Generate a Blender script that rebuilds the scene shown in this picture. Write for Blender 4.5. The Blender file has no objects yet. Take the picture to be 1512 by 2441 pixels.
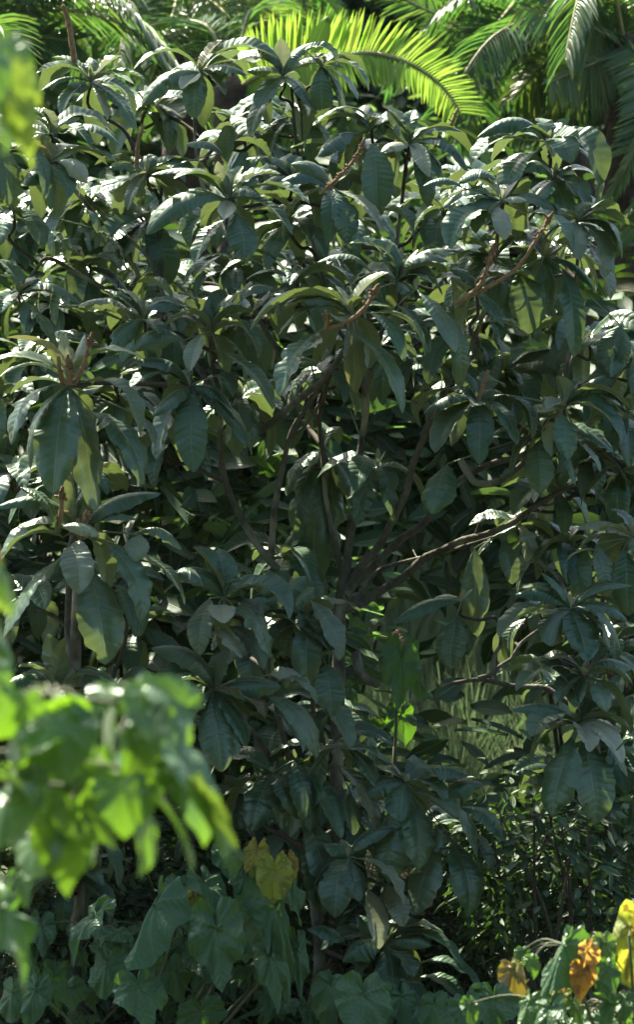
import bpy, math, random
import numpy as np
from mathutils import Vector
R = math.radians
SC = bpy.context.scene
COL = SC.collection

# ------------------------------------------------------------------ camera
PITCH = 6.0
CAM = np.array((0.0, -14.0, 3.5))
S = 2.4 / 1512
cd = bpy.data.cameras.new("camera"); cam = bpy.data.objects.new("camera", cd); COL.objects.link(cam)
cam.location = CAM; cam.rotation_euler = (R(90 - PITCH), 0, 0)
cd.sensor_fit = 'HORIZONTAL'; cd.sensor_width = 36; cd.lens = 36 * 14 / 2.4
cd.clip_start = 0.1; cd.clip_end = 2000
cd.dof.use_dof = True; cd.dof.focus_distance = 14.0; cd.dof.aperture_fstop = 6.0
SC.camera = cam
# ------------------------------------------------------------------ light
SUN_EL, SUN_AZ = 49.0, -30.0        # azimuth from +y (away from the camera), minus = left
w = bpy.data.worlds.new("World"); SC.world = w; w.use_nodes = True
nt = w.node_tree; bg = nt.nodes['Background']
sky = nt.nodes.new('ShaderNodeTexSky'); sky.sky_type = 'NISHITA'; sky.sun_disc = False
sky.sun_elevation = R(SUN_EL); sky.sun_rotation = R(SUN_AZ)
sky.dust_density = 2.5; sky.ozone_density = 0.4; sky.air_density = 0.8
nt.links.new(sky.outputs[0], bg.inputs[0]); bg.inputs[1].default_value = 0.092
ld = bpy.data.lights.new("sun", 'SUN'); ld.energy = 4.8; ld.angle = R(0.5); ld.color = (1.0, 0.91, 0.74)
sun = bpy.data.objects.new("sun", ld); COL.objects.link(sun)
sv = Vector((math.sin(R(SUN_AZ)) * math.cos(R(SUN_EL)), math.cos(R(SUN_AZ)) * math.cos(R(SUN_EL)), math.sin(R(SUN_EL))))
sun.rotation_euler = sv.to_track_quat('Z', 'Y').to_euler(); sun.location = sv * 30
SC.view_settings.view_transform = 'Standard'; SC.view_settings.look = 'None'
SC.view_settings.gamma = 1.0; SC.view_settings.exposure = 2.1
SC.render.engine = 'CYCLES'
SC.cycles.max_bounces = 7; SC.cycles.diffuse_bounces = 3; SC.cycles.transmission_bounces = 4
SC.cycles.use_denoising = True

# ------------------------------------------------------------------ helpers
FW = np.array((0, math.cos(R(PITCH)), -math.sin(R(PITCH)))); UP = np.array((0, math.sin(R(PITCH)), math.cos(R(PITCH))))
RT = np.array((1.0, 0, 0)); ZZ = np.array((0, 0, 1.0))
def at(px, py, y):
    d = FW * 14 + RT * (px - 756) * S - UP * (py - 1220.5) * S
    return CAM + d * ((y - CAM[1]) / d[1])
def pxm(y): return S * (y + 14) / 14          # metres per photo unit at depth y
def nrm(v):
    l = np.linalg.norm(v); return v / l if l > 1e-9 else v
OFF = {0: (0, 0, 1), 1: (0, 0, .5), 2: (756, 0, .5), 3: (0, 596, .5), 4: (756, 596, .5), 5: (0, 1192, .5), 6: (756, 1192, .5),
       7: (0, 1813, .5), 8: (756, 1813, .5), 9: (0, 1254.7, .4046), 10: (1098, 1803.7, .2738)}
def F(c, x, y):
    o = OFF[c]; return o[0] + x * o[2], o[1] + y * o[2]

class MB:
    def __init__(s): s.v = []; s.f = []; s.uv = []; s.c = []; s.n = 0
    def add(s, v, f, uv, c):
        s.v.append(v); s.f.append(f + s.n); s.uv.append(uv); s.c.append(np.tile(c, (len(v), 1))); s.n += len(v)
    def build(s, name, mat, parent=None, origin=None, label=None):
        V = np.concatenate(s.v); Fc = np.concatenate(s.f).astype(np.int32); U = np.concatenate(s.uv); C = np.concatenate(s.c)
        o3 = np.array(origin if origin is not None else (parent['_o'] if parent is not None else (0, 0, 0)), dtype=float)
        me = bpy.data.meshes.new(name)
        me.vertices.add(len(V)); me.vertices.foreach_set('co', (V - o3).astype(np.float32).ravel())
        me.loops.add(Fc.size); me.loops.foreach_set('vertex_index', Fc.ravel())
        me.polygons.add(len(Fc)); me.polygons.foreach_set('loop_start', np.arange(0, Fc.size, 4, dtype=np.int32))
        me.polygons.foreach_set('loop_total', np.full(len(Fc), 4, dtype=np.int32))
        me.polygons.foreach_set('use_smooth', np.ones(len(Fc), dtype=bool))
        uvl = me.uv_layers.new(name='UVMap'); uvl.data.foreach_set('uv', U[Fc.ravel()].astype(np.float32).ravel())
        ca = me.color_attributes.new('tint', 'FLOAT_COLOR', 'POINT')
        ca.data.foreach_set('color', np.concatenate([C, np.ones((len(C), 1))], 1).astype(np.float32).ravel())
        me.update(); me.validate()
        me.materials.append(mat)
        o = bpy.data.objects.new(name, me); COL.objects.link(o)
        po = np.zeros(3)
        if parent is not None:
            o.parent = parent; po = np.array(parent['_o'])
        o.location = o3 - po; o['_o'] = [float(q) for q in o3]
        if label: o['label'] = label
        return o
def empty(name, loc, label, cat, group=None):
    o = bpy.data.objects.new(name, None); COL.objects.link(o); o.location = loc; o['_o'] = [float(q) for q in loc]
    o.empty_display_size = .1
    o['label'] = label; o['category'] = cat
    if group: o['group'] = group
    return o

def spline(P, per=6):
    P = [np.array(p, float) for p in P]
    if len(P) == 2: return np.array([P[0] + (P[1] - P[0]) * t for t in np.linspace(0, 1, per + 1)])
    Q = [2 * P[0] - P[1]] + P + [2 * P[-1] - P[-2]]; out = []
    for i in range(1, len(Q) - 2):
        a, b, c, d = Q[i - 1:i + 3]
        for t in np.arange(per) / per:
            out.append(.5 * (2 * b + (c - a) * t + (2 * a - 5 * b + 4 * c - d) * t * t + (3 * b - a - 3 * c + d) * t ** 3))
    out.append(Q[-2]); return np.array(out)

def tube(mb, pts, r0, r1, n=8, per=6, col=(0, 0, 0), rough=0.0, rng=None):
    C = spline(pts, per); m = len(C); T = np.gradient(C, axis=0)
    T /= np.linalg.norm(T, axis=1)[:, None] + 1e-9
    ref = np.array((0.3, 1, .2)); V = []
    for i in range(m):
        a = nrm(np.cross(T[i], ref)); b = np.cross(T[i], a)
        r = r0 + (r1 - r0) * i / (m - 1)
        th = np.linspace(0, 2 * math.pi, n, endpoint=False)
        rr = r * (1 + (rng.uniform(-rough, rough, n) if rng is not None and rough else 0))
        V.append(C[i] + (np.cos(th) * rr)[:, None] * a + (np.sin(th) * rr)[:, None] * b)
    V.append(np.repeat(C[-1][None] + T[-1] * r1 * .6, n, 0))
    V = np.concatenate(V); i, j = np.meshgrid(np.arange(m), np.arange(n), indexing='ij'); i = i.ravel(); j = j.ravel(); k = (j + 1) % n
    Fc = np.stack([i * n + j, i * n + k, (i + 1) * n + k, (i + 1) * n + j], 1)
    uv = np.stack([np.tile(np.arange(n) / n, m + 1), np.repeat(np.arange(m + 1) / m, n)], 1)
    mb.add(V, Fc, uv, np.array(col, float))

def frame_for(B, T):
    D = T - B; L = np.linalg.norm(D); hd = D.copy(); hd[2] = 0
    if np.linalg.norm(hd) < .3 * L: hd = hd + np.array((0, -.35 * L, 0))
    hd = nrm(hd); side = np.cross(hd, ZZ); Dn = D / L; side = nrm(side - Dn * np.dot(side, Dn))
    return D, L, Dn, side, nrm(np.cross(side, Dn))

def leaf(mb, B, T, w, rng, arch=None, roll=None, tint=(.5, 0, 0), n=20, m=7, fold=None, reflex=None, wave=None, a=.95, b=.72, tw=None, notch=True):
    D, L, Dn, s0, n0 = frame_for(B, T)
    if arch is None: arch = rng.uniform(.08, .2)
    if roll is None: roll = rng.normal(0, .25)
    if tw is None: tw = rng.normal(0, .2)
    fold = rng.uniform(.05, .35) if fold is None else fold
    reflex = rng.uniform(.15, .75) if reflex is None else reflex
    wave = rng.uniform(.02, .07) if wave is None else wave
    Cc = B + .5 * D + n0 * arch * L * 1.8 - Dn * .06 * L
    t = np.linspace(0, 1, n); tt = t[:, None]
    P = (1 - tt) ** 2 * B + 2 * (1 - tt) * tt * Cc + tt ** 2 * T
    P = P - n0 * (L * rng.uniform(.0, .10) * t ** 4)[:, None]
    P = P + s0 * (rng.normal(0, .02) * L * np.sin(t * math.pi) + rng.normal(0, .012) * L * np.sin(t * 2 * math.pi))[:, None]
    Tn = 2 * (1 - tt) * (Cc - B) + 2 * tt * (T - Cc); Tn /= np.linalg.norm(Tn, axis=1)[:, None] + 1e-9
    sd = s0 - Tn * (Tn @ s0)[:, None]; sd /= np.linalg.norm(sd, axis=1)[:, None]
    nn = np.cross(sd, Tn); ang = roll + tw * (t - .2)
    sd2 = sd * np.cos(ang)[:, None] + nn * np.sin(ang)[:, None]; nn = np.cross(sd2, Tn); sd = sd2
    f = np.clip(t, 1e-4, 1) ** a * np.clip(1 - t, 0, 1) ** b; tm = a / (a + b); f /= tm ** a * (1 - tm) ** b
    wid = w / 2 * np.maximum(f, np.where(t < .5, .06, 0)) + .0008
    u = np.linspace(-1, 1, m)
    ph = rng.uniform(0, 6.28, 4); k1 = rng.uniform(2.0, 4.0); k2 = rng.uniform(5, 8)
    W = np.repeat(wid[:, None], m, 1)
    W = W * (1 + np.where(np.abs(u) > .9, 1, .3)[None] * .03 * np.sin(t * 40 + ph[0])[:, None])
    if notch and rng.random() < .45:
        c = rng.uniform(.5, .95); sgn = rng.choice([-1, 1]); d = rng.uniform(.2, .5)
        W = W * (1 - d * np.exp(-((t - c) / .04) ** 2)[:, None] * (u * sgn > .5)[None])
    au = np.abs(u)[None]
    H = wid[:, None] * (fold * au - reflex * au ** 2.3) + w * wave * (np.sin(k1 * 2 * math.pi * t[:, None] + ph[1] + (u > 0)[None] * 2.1) * au ** 2 * .8
        + .35 * np.sin(k2 * 2 * math.pi * t[:, None] - 3 * au + ph[2]) * au) * np.sin(t * math.pi)[:, None] ** .5
    if n > 30: H = H + w * .012 * np.sin(2 * math.pi * 12 * t[:, None] - 5.5 * au) * au ** .5 * (1 - .4 * au) * np.sin(t * math.pi)[:, None] ** .4
    V = P[:, None] + sd[:, None] * (W * u[None])[:, :, None] + nn[:, None] * H[:, :, None]
    i, j = np.meshgrid(np.arange(n - 1), np.arange(m - 1), indexing='ij'); i = i.ravel(); j = j.ravel()
    Fc = np.stack([i * m + j, i * m + j + 1, (i + 1) * m + j + 1, (i + 1) * m + j], 1)
    uv = np.stack([np.tile(u * .5 + .5, n), np.repeat(t, m)], 1)
    mb.add(V.reshape(-1, 3), Fc, uv, np.array(tint, float))

TH = np.radians([0, 12, 25, 40, 60, 90, 120, 150, 168, 180])
HR = {'heart': [1, .86, .76, .70, .65, .58, .52, .46, .34, .10],
      'round': [1, .93, .88, .84, .80, .74, .66, .58, .40, .12],
      'lobed': [1, .80, .62, .66, .72, .60, .62, .52, .40, .10],
      'oval': [1, .84, .72, .64, .56, .48, .42, .36, .25, .10],
      'point': [1, .74, .62, .55, .50, .44, .40, .36, .28, .10]}
def heart(mb, A, T, w, rng, tint=(.5, 0, 0), shape='heart', droop=None, cup=None, roll=None, nr=8, na=48, wr=1.0):
    D, L, Dn, s0, n0 = frame_for(A, T)
    roll = rng.normal(0, .2) if roll is None else roll
    s1 = s0 * math.cos(roll) + n0 * math.sin(roll); n1 = np.cross(s1, Dn)
    droop = rng.uniform(.1, .3) if droop is None else droop
    cup = rng.uniform(-.25, .35) if cup is None else cup
    th = np.linspace(-math.pi, math.pi, na + 1)
    r = np.interp(np.abs(th), TH, HR[shape])
    r = r * (1 + .03 * np.sin(th * 13 + rng.uniform(0, 6)) + .02 * rng.normal(size=na + 1)); r[-1] = r[0]
    rho = np.linspace(0.0, 1, nr)[:, None]
    X = rho * r * np.sin(th); Y = rho * r * np.cos(th)
    mx = np.abs(X).max(); xs = w / 2 / (mx * L)
    ph = rng.uniform(0, 6.28, 3)
    H = -droop * (Y * np.abs(Y)) + droop * .5 * Y + cup * np.abs(X) - .5 * abs(cup) * X * X - .25 * X * X
    H = H + wr * (.08 * rho ** 2 * np.sin(5 * th + ph[0]) + .05 * rho ** 2 * np.sin(9 * th + ph[1]) + .03 * np.sin(th * 14 + ph[2]) * rho + .03 * np.sin(6 * rho + 3 * th))
    V = A + (Y[..., None] * Dn + (X * xs)[..., None] * s1 + H[..., None] * n1) * L
    m = na + 1; i, j = np.meshgrid(np.arange(nr - 1), np.arange(na), indexing='ij'); i = i.ravel(); j = j.ravel()
    Fc = np.stack([i * m + j, i * m + j + 1, (i + 1) * m + j + 1, (i + 1) * m + j], 1)
    uv = np.stack([X.ravel() * .5 + .5, Y.ravel() * .5 + .5], 1)
    mb.add(V.reshape(-1, 3), Fc[:, ::-1], uv, np.array(tint, float))

def scatter(mb, cen, nor, up, ln, wd, rng, tint, jitter=.1, bend=.15):
    """many small bent leaves: 3x3 vertices each; cen (N,3) ; up = leaf axis ; nor = face normal"""
    N = len(cen); up = up / (np.linalg.norm(up, axis=1)[:, None] + 1e-9)
    sd = np.cross(up, nor); sd /= np.linalg.norm(sd, axis=1)[:, None] + 1e-9; nn = np.cross(sd, up)
    ts = np.array([0, .22, .5, .78, 1.]); ws = np.array([.05, .72, 1, .66, .03]); us = np.array([-1, 0, 1.])
    V = np.zeros((N, 5, 3, 3))
    for i, (t, ww) in enumerate(zip(ts, ws)):
        for j, u in enumerate(us):
            V[:, i, j] = cen + up * (ln * t)[:, None] + sd * (wd * .5 * ww * u)[:, None] + nn * ((-bend * ln * t * t) + .18 * wd * abs(u))[:, None]
    base = (np.arange(N) * 15)[:, None, None]
    q = []
    for i in range(4):
        for j in range(2): q.append([i * 3 + j, i * 3 + j + 1, i * 3 + j + 4, i * 3 + j + 3])
    Fc = (base + np.array(q)[None]).reshape(-1, 4)
    uv = np.tile(np.array([[u * .5 + .5, t] for t in ts for u in us]), (N, 1))
    V = V.reshape(-1, 3); tc = np.repeat(tint, 15, 0)
    mb.v.append(V); mb.f.append(Fc + mb.n); mb.uv.append(uv); mb.c.append(tc); mb.n += len(V)

# ------------------------------------------------------------------ materials
def newmat(name):
    m = bpy.data.materials.new(name); m.use_nodes = True; m.node_tree.nodes.clear(); return m, m.node_tree
class NT:
    def __init__(s, nt): s.nt = nt
    def n(s, t, **k):
        x = s.nt.nodes.new(t)
        for a, b in k.items(): setattr(x, a, b)
        return x
    def l(s, a, b): s.nt.links.new(a, b)
    def math(s, op, a, b=None, clamp=False):
        x = s.n('ShaderNodeMath', operation=op); x.use_clamp = clamp
        for i, q in enumerate((a, b)):
            if q is None: continue
            if isinstance(q, (int, float)): x.inputs[i].default_value = q
            else: s.l(q, x.inputs[i])
        return x.outputs[0]
    def mix(s, f, a, b, mode='MIX'):
        x = s.n('ShaderNodeMix', data_type='RGBA', blend_type=mode); x.clamp_factor = True
        for i, q in ((0, f), (6, a), (7, b)):
            if isinstance(q, (int, float)): x.inputs[i].default_value = q
            elif isinstance(q, tuple): x.inputs[i].default_value = (*q, 1)
            else: s.l(q, x.inputs[i])
        return x.outputs[2]
    def ramp(s, v, lo, hi):
        x = s.n('ShaderNodeMapRange'); s.l(v, x.inputs[0]); x.inputs[1].default_value = lo; x.inputs[2].default_value = hi; x.inputs[3].default_value = 0; x.inputs[4].default_value = 1
        return x.outputs[0]
    def noise(s, sc, det=4, rough=.6, vec=None):
        x = s.n('ShaderNodeTexNoise'); x.inputs['Scale'].default_value = sc; x.inputs['Detail'].default_value = det; x.inputs['Roughness'].default_value = rough
        if vec is not None: s.l(vec, x.inputs['Vector'])
        return x.outputs['Fac']

def leafmat(name, c0, c1, pale, brown, back, trans, tf=.3, rough=.42, spec=.5, veins='side', sheen=.25, vb=.5, vcol=(.22, .27, .12), spots=.0, blotch=0.0):
    m, t = newmat(name); N = NT(t)
    out = N.n('ShaderNodeOutputMaterial'); at_ = N.n('ShaderNodeAttribute', attribute_name='tint')
    sep = N.n('ShaderNodeSeparateColor'); N.l(at_.outputs['Color'], sep.inputs[0])
    tc = N.n('ShaderNodeTexCoord'); uv = N.n('ShaderNodeSeparateXYZ'); N.l(tc.outputs['UV'], uv.inputs[0])
    geo = N.n('ShaderNodeNewGeometry')
    ns = N.noise(38, 5, .65, tc.outputs['Object']); ns2 = N.noise(9, 3, .5, tc.outputs['Object'])
    fac = N.math('ADD', N.math('MULTIPLY', sep.outputs[0], .75), N.math('MULTIPLY', ns2, .35))
    col = N.mix(N.math('SUBTRACT', fac, .05, True), c0, c1)
    col = N.mix(N.math('MULTIPLY', N.ramp(ns, .45, .75), .35), col, tuple(min(1, q * 1.7 + .01) for q in c1))
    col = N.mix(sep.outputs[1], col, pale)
    col = N.mix(sep.outputs[2], col, brown)
    U = N.math('ABSOLUTE', N.math('SUBTRACT', N.math('MULTIPLY', uv.outputs[0], 2.0), 1.0))
    if veins == 'side':
        mid = N.math('SUBTRACT', 1.0, N.ramp(U, .02, .055))
        phs = N.math('SUBTRACT', N.math('MULTIPLY', uv.outputs[1], 13 * 6.283), N.math('MULTIPLY', U, 6.5))
        sn = N.math('SINE', phs)
        vl = N.math('MULTIPLY', N.ramp(sn, .88, 1.0), .45)
        height = N.math('ADD', N.math('MULTIPLY', N.math('ABSOLUTE', N.math('SINE', N.math('MULTIPLY', phs, .5))), .6), N.math('MULTIPLY', mid, -1.2))
    elif veins == 'palm':
        X = N.math('SUBTRACT', N.math('MULTIPLY', uv.outputs[0], 2.0), 1.0); Y = N.math('SUBTRACT', N.math('MULTIPLY', uv.outputs[1], 2.0), 1.0)
        best = None
        for a in (0, 30, 68, 115):
            ca, sa = math.cos(R(a)), math.sin(R(a)); XA = U
            cr = N.math('ABSOLUTE', N.math('SUBTRACT', N.math('MULTIPLY', XA, ca), N.math('MULTIPLY', Y, sa)))
            dt = N.math('ADD', N.math('MULTIPLY', XA, sa), N.math('MULTIPLY', Y, ca))
            pen = N.math('MULTIPLY', N.math('LESS_THAN', dt, 0.0), 1.0)
            cr = N.math('ADD', N.math('ADD', cr, pen), N.math('MULTIPLY', dt, .012))
            best = cr if best is None else N.math('MINIMUM', best, cr)
        mid = N.math('SUBTRACT', 1.0, N.ramp(best, .012, .03))
        phs = N.math('MULTIPLY', N.math('ADD', best, N.math('MULTIPLY', N.math('SQRT', N.math('ADD', N.math('MULTIPLY', U, U), N.math('MULTIPLY', Y, Y))), -1.1)), 48.0)
        sn = N.math('SINE', phs); vl = N.math('MULTIPLY', N.ramp(sn, .85, 1.0), .25)
        height = N.math('ADD', N.math('ADD', N.math('MULTIPLY', N.math('ABSOLUTE', N.math('SINE', N.math('MULTIPLY', phs, .5))), .35), N.math('MULTIPLY', N.ramp(best, 0, .12), .8)), N.math('MULTIPLY', ns, .5))
    else:
        mid = N.math('SUBTRACT', 1.0, N.ramp(U, .03, .09)); vl = 0.0; height = N.math('MULTIPLY', mid, -1.0)
    col = N.mix(N.math('MULTIPLY', mid, .6), col, vcol)
    if veins != 'none': col = N.mix(N.math('MULTIPLY', vl, .5), col, vcol)
    if veins == 'side':
        ed = N.math('MULTIPLY', N.ramp(U, .80, .98), N.ramp(N.noise(14, 3, .6, tc.outputs['Object']), .52, .66)); col = N.mix(N.math('MULTIPLY', ed, .75), col, (.16, .10, .04))
    if spots > 0:
        sp = N.ramp(N.noise(55, 2, .5, tc.outputs['Object']), .70, .74)
        gate = N.ramp(N.noise(6, 1, .5, tc.outputs['Object']), .56, .62)
        col = N.mix(N.math('MULTIPLY', N.math('MULTIPLY', sp, gate), spots), col, (.20, .075, .03))
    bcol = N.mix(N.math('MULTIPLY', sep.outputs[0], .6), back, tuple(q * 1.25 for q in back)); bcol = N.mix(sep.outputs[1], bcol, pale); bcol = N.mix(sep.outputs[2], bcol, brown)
    bcol = N.mix(N.math('MULTIPLY', mid, .6), bcol, vcol)
    col2 = N.mix(geo.outputs['Backfacing'], col, bcol)
    bm = N.n('ShaderNodeBump'); bm.inputs['Strength'].default_value = vb; bm.inputs['Distance'].default_value = .006; N.l(height, bm.inputs['Height'])
    pr = N.n('ShaderNodeBsdfPrincipled'); N.l(col2, pr.inputs['Base Color'])
    rr = N.math('ADD', N.math('MULTIPLY', ns, .22), rough - .1); N.l(rr, pr.inputs['Roughness'])
    pr.inputs['Specular Tint'].default_value = (.76, 1, .84, 1); pr.inputs['Specular IOR Level'].default_value = spec; pr.inputs['Sheen Weight'].default_value = sheen; pr.inputs['Sheen Roughness'].default_value = .4
    N.l(bm.outputs[0], pr.inputs['Normal'])
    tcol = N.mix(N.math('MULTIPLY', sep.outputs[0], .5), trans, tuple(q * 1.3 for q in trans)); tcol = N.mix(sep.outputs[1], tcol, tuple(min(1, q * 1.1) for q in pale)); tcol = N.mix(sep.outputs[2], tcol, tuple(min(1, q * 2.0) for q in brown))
    if blotch:
        bl = N.ramp(N.noise(26, 4, .7, tc.outputs['Object']), .5, .58); tcol = N.mix(N.math('MULTIPLY', bl, blotch), tcol, tuple(q * .35 for q in brown))
    tr = N.n('ShaderNodeBsdfTranslucent'); N.l(tcol, tr.inputs[0])
    ms = N.n('ShaderNodeMixShader'); ms.inputs[0].default_value = tf; N.l(pr.outputs[0], ms.inputs[1]); N.l(tr.outputs[0], ms.inputs[2])
    N.l(ms.outputs[0], out.inputs[0]); return m

def plainmat(name, c0, c1, c2=None, sc=20, rough=.85, bump=.6, bdist=.01, spec=.3, st=(1, 1, 1)):
    m, t = newmat(name); N = NT(t); out = N.n('ShaderNodeOutputMaterial'); tc = N.n('ShaderNodeTexCoord')
    mp = N.n('ShaderNodeMapping'); mp.inputs['Scale'].default_value = st; N.l(tc.outputs['Object'], mp.inputs[0])
    a = N.noise(sc, 6, .65, mp.outputs[0]); b = N.noise(sc * .23, 3, .5, mp.outputs[0])
    col = N.mix(N.ramp(a, .3, .7), c0, c1)
    if c2: col = N.mix(N.ramp(b, .52, .62), col, c2)
    pr = N.n('ShaderNodeBsdfPrincipled'); N.l(col, pr.inputs['Base Color']); pr.inputs['Roughness'].default_value = rough
    pr.inputs['Specular IOR Level'].default_value = spec
    bm = N.n('ShaderNodeBump'); bm.inputs['Strength'].default_value = bump; bm.inputs['Distance'].default_value = bdist
    N.l(N.math('ADD', a, b), bm.inputs['Height']); N.l(bm.outputs[0], pr.inputs['Normal']); N.l(pr.outputs[0], out.inputs[0]); return m

M = {}
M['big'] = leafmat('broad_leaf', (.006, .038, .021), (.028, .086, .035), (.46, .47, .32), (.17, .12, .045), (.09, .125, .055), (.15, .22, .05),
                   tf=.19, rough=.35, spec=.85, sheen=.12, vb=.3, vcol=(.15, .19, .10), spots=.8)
M['heart'] = leafmat('heart_leaf', (.009, .040, .018), (.022, .072, .028), (.30, .42, .07), (.30, .12, .02), (.05, .11, .05), (.16, .38, .02),
                     tf=.26, rough=.38, spec=.45, veins='palm', sheen=.1, vb=.8, vcol=(.09, .17, .07), spots=.8)
M['near'] = leafmat('near_leaf', (.010, .045, .030), (.022, .08, .038), (.34, .42, .05), (.50, .30, .03), (.04, .10, .04), (.24, .50, .02),
                    tf=.27, rough=.27, spec=.8, veins='palm', sheen=.1, vb=.5, vcol=(.14, .26, .10))
M['yellow'] = leafmat('yellowing_leaf', (.06, .13, .03), (.12, .22, .03), (.5, .5, .08), (.33, .12, .02), (.14, .2, .04), (.42, .50, .03),
                      tf=.55, rough=.5, spec=.4, veins='palm', sheen=.1, vb=.6, vcol=(.3, .36, .10), spots=.8, blotch=.8)
M['dry'] = leafmat('withered_leaf', (.28, .14, .03), (.34, .20, .05), (.45, .42, .33), (.14, .06, .03), (.3, .15, .06), (.80, .46, .04),
                   tf=.5, rough=.65, spec=.3, veins='palm', sheen=.1, vb=1., vcol=(.45, .25, .1), blotch=.6)
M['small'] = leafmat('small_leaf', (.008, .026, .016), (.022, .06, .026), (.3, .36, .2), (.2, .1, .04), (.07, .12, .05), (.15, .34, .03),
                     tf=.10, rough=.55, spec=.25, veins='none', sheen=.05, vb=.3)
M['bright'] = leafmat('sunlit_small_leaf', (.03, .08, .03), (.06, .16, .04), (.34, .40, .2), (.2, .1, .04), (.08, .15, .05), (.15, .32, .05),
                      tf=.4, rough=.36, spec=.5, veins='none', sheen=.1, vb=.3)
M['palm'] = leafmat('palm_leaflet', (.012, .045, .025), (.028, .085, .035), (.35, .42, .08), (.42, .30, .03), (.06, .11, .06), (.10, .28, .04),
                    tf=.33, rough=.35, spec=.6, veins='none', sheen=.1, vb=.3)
M['palmlit'] = leafmat('backlit_palm_leaflet', (.07, .18, .03), (.13, .26, .04), (.35, .42, .08), (.42, .30, .03), (.10, .2, .05), (.30, .52, .06),  # lighter copy of the palm leaflet, light from behind put into the colour
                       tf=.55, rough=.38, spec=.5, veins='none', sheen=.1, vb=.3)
M['bark'] = plainmat('bark', (.040, .040, .030), (.125, .122, .09), (.24, .25, .19), sc=26, st=(1, 1, .6), bump=1., bdist=.02)
M['twig'] = plainmat('twig_bark', (.03, .026, .018), (.075, .062, .042), sc=45)
M['stalk'] = plainmat('flower_stalk', (.14, .095, .05), (.32, .22, .12), sc=60, bump=1)
M['redtip'] = plainmat('withered_flower', (.10, .065, .035), (.22, .14, .075), sc=80, bump=1)
M['rachis'] = plainmat('palm_rachis', (.20, .22, .09), (.34, .32, .16), sc=30, rough=.5)
M['ptrunk'] = plainmat('palm_trunk', (.035, .028, .022), (.10, .075, .055), sc=18, bump=1, bdist=.03)
M['stem'] = plainmat('green_stem', (.06, .09, .04), (.13, .14, .07), sc=40, rough=.6)
M['grass'] = leafmat('grass_blade', (.11, .18, .09), (.17, .25, .12), (.42, .42, .30), (.3, .2, .14), (.15, .2, .1), (.13, .24, .08), tf=.35, rough=.5, spec=.3, veins='none', sheen=.1, vb=.1)
M['plume'] = plainmat('grass_plume', (.30, .17, .13), (.42, .28, .22), sc=60)
M['earth'] = plainmat('earth', (.035, .040, .020), (.07, .065, .035), (.03, .055, .02), sc=3, bump=.8, bdist=.05)

# ------------------------------------------------------------------ ground
def gh(x, y):
    z = 0.0
    if y < -6: z += 1.7 * min(1, (-6 - y) / 6)
    if y > 2: z += (y - 2) * .15 + max(0, y - 40) * .25
    return z + .05 * math.sin(x * 1.3) * math.cos(y * .9)
def ground():
    xs = np.concatenate([-np.geomspace(300, 8, 14), np.linspace(-7, 7, 29), np.geomspace(8, 300, 14)])
    ys = np.concatenate([[-120, -60, -30, -20], np.linspace(-16, 14, 61), np.geomspace(15, 400, 22)])
    X, Y = np.meshgrid(xs, ys, indexing='ij'); Z = np.vectorize(gh)(X, np.minimum(Y, 130)); m = len(ys)
    V = np.stack([X, Y, Z], -1).reshape(-1, 3); i, j = np.meshgrid(np.arange(len(xs) - 1), np.arange(m - 1), indexing='ij'); i = i.ravel(); j = j.ravel()
    mb = MB(); mb.add(V, np.stack([i * m + j, (i + 1) * m + j, (i + 1) * m + j + 1, i * m + j + 1], 1), V[:, :2] * .1, np.zeros(3))
    g = mb.build('ground', M['earth']); g['kind'] = 'structure'
ground()

# ------------------------------------------------------------------ the large-leaved trees
# a whorl: (crop, bx, by, depth y, n extra leaves, [(tip x, tip y, width, toward camera m, arch, from x, from y), ...]); width < 0 = pale tint: mostly sunlight put into the colour, some young growth
MAIN, LEFT, LOW, RIGHT = [], [], [], []
a = MAIN.append
a((1, 435, 392, .35, 5, [(175, 345, 62, .05, .2), (245, 275, 50, -.06, .15), (690, 362, 50, .05, .12), (568, 262, -110, .0, .05), (430, 275, 60, -.05), (190, 425, 55, .08), (330, 400, 60, .10, .1, 430, 420), (520, 560, -45, .12), (660, 610, 105, .12), (285, 540, 75, .12, .15), (640, 400, -60, .12)]))
a((1, 955, 345, .45, 5, [(640, 305, 70, .06, .28), (1055, 190, -70, -.02, .05), (1325, 285, 88, .05, .22, 990, 300), (668, 500, 100, .12, .2), (860, 420, -60, .14, 0), (925, 570, 95, .10), (1180, 350, 80, .10), (1260, 330, 55, .02), (1080, 440, 60, .1)]))
a((1, 1350, 365, .45, 4, [(1340, 185, -62, 0, .05), (1175, 175, 80, -.05, .2), (1180, 330, 70, .08, .15), (1225, 510, 110, .12), (1185, 650, 120, .07), (1505, 520, 85, .13, .15), (1640, 320, 62, .02, .25), (1500, 200, 70, -.05, .2)]))
a((2, 20, 320, .4, 2, [(255, 415, 55, .08, .25), (195, 475, 85, .1), (-20, 260, 50, -.03), (110, 320, 55, 0, .3, -60, 240), (130, 560, 80, .03), (30, 600, 90, .04)]))
a((1, 240, 640, 0, 5, [(575, 680, 85, .08, .25, 300, 640), (205, 515, -75, .02), (375, 552, -48, -.02), (80, 575, 55, .06, .25), (435, 690, 65, .12, .3, 260, 650), (120, 520, 60, -.05, .25), (80, 700, 70, .1)]))
a((1, 240, 780, -.1, 6, [(420, 865, -75, .1, .25, 280, 770), (565, 770, 65, .02, .2), (258, 990, 100, .15, .1, 150, 690), (380, 705, -50, 0), (220, 670, -55, 0), (100, 640, 55, .1), (120, 880, 90, .12), (330, 930, 80, .14), (470, 1110, 50, .05, .1, 420, 1000)]))
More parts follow.
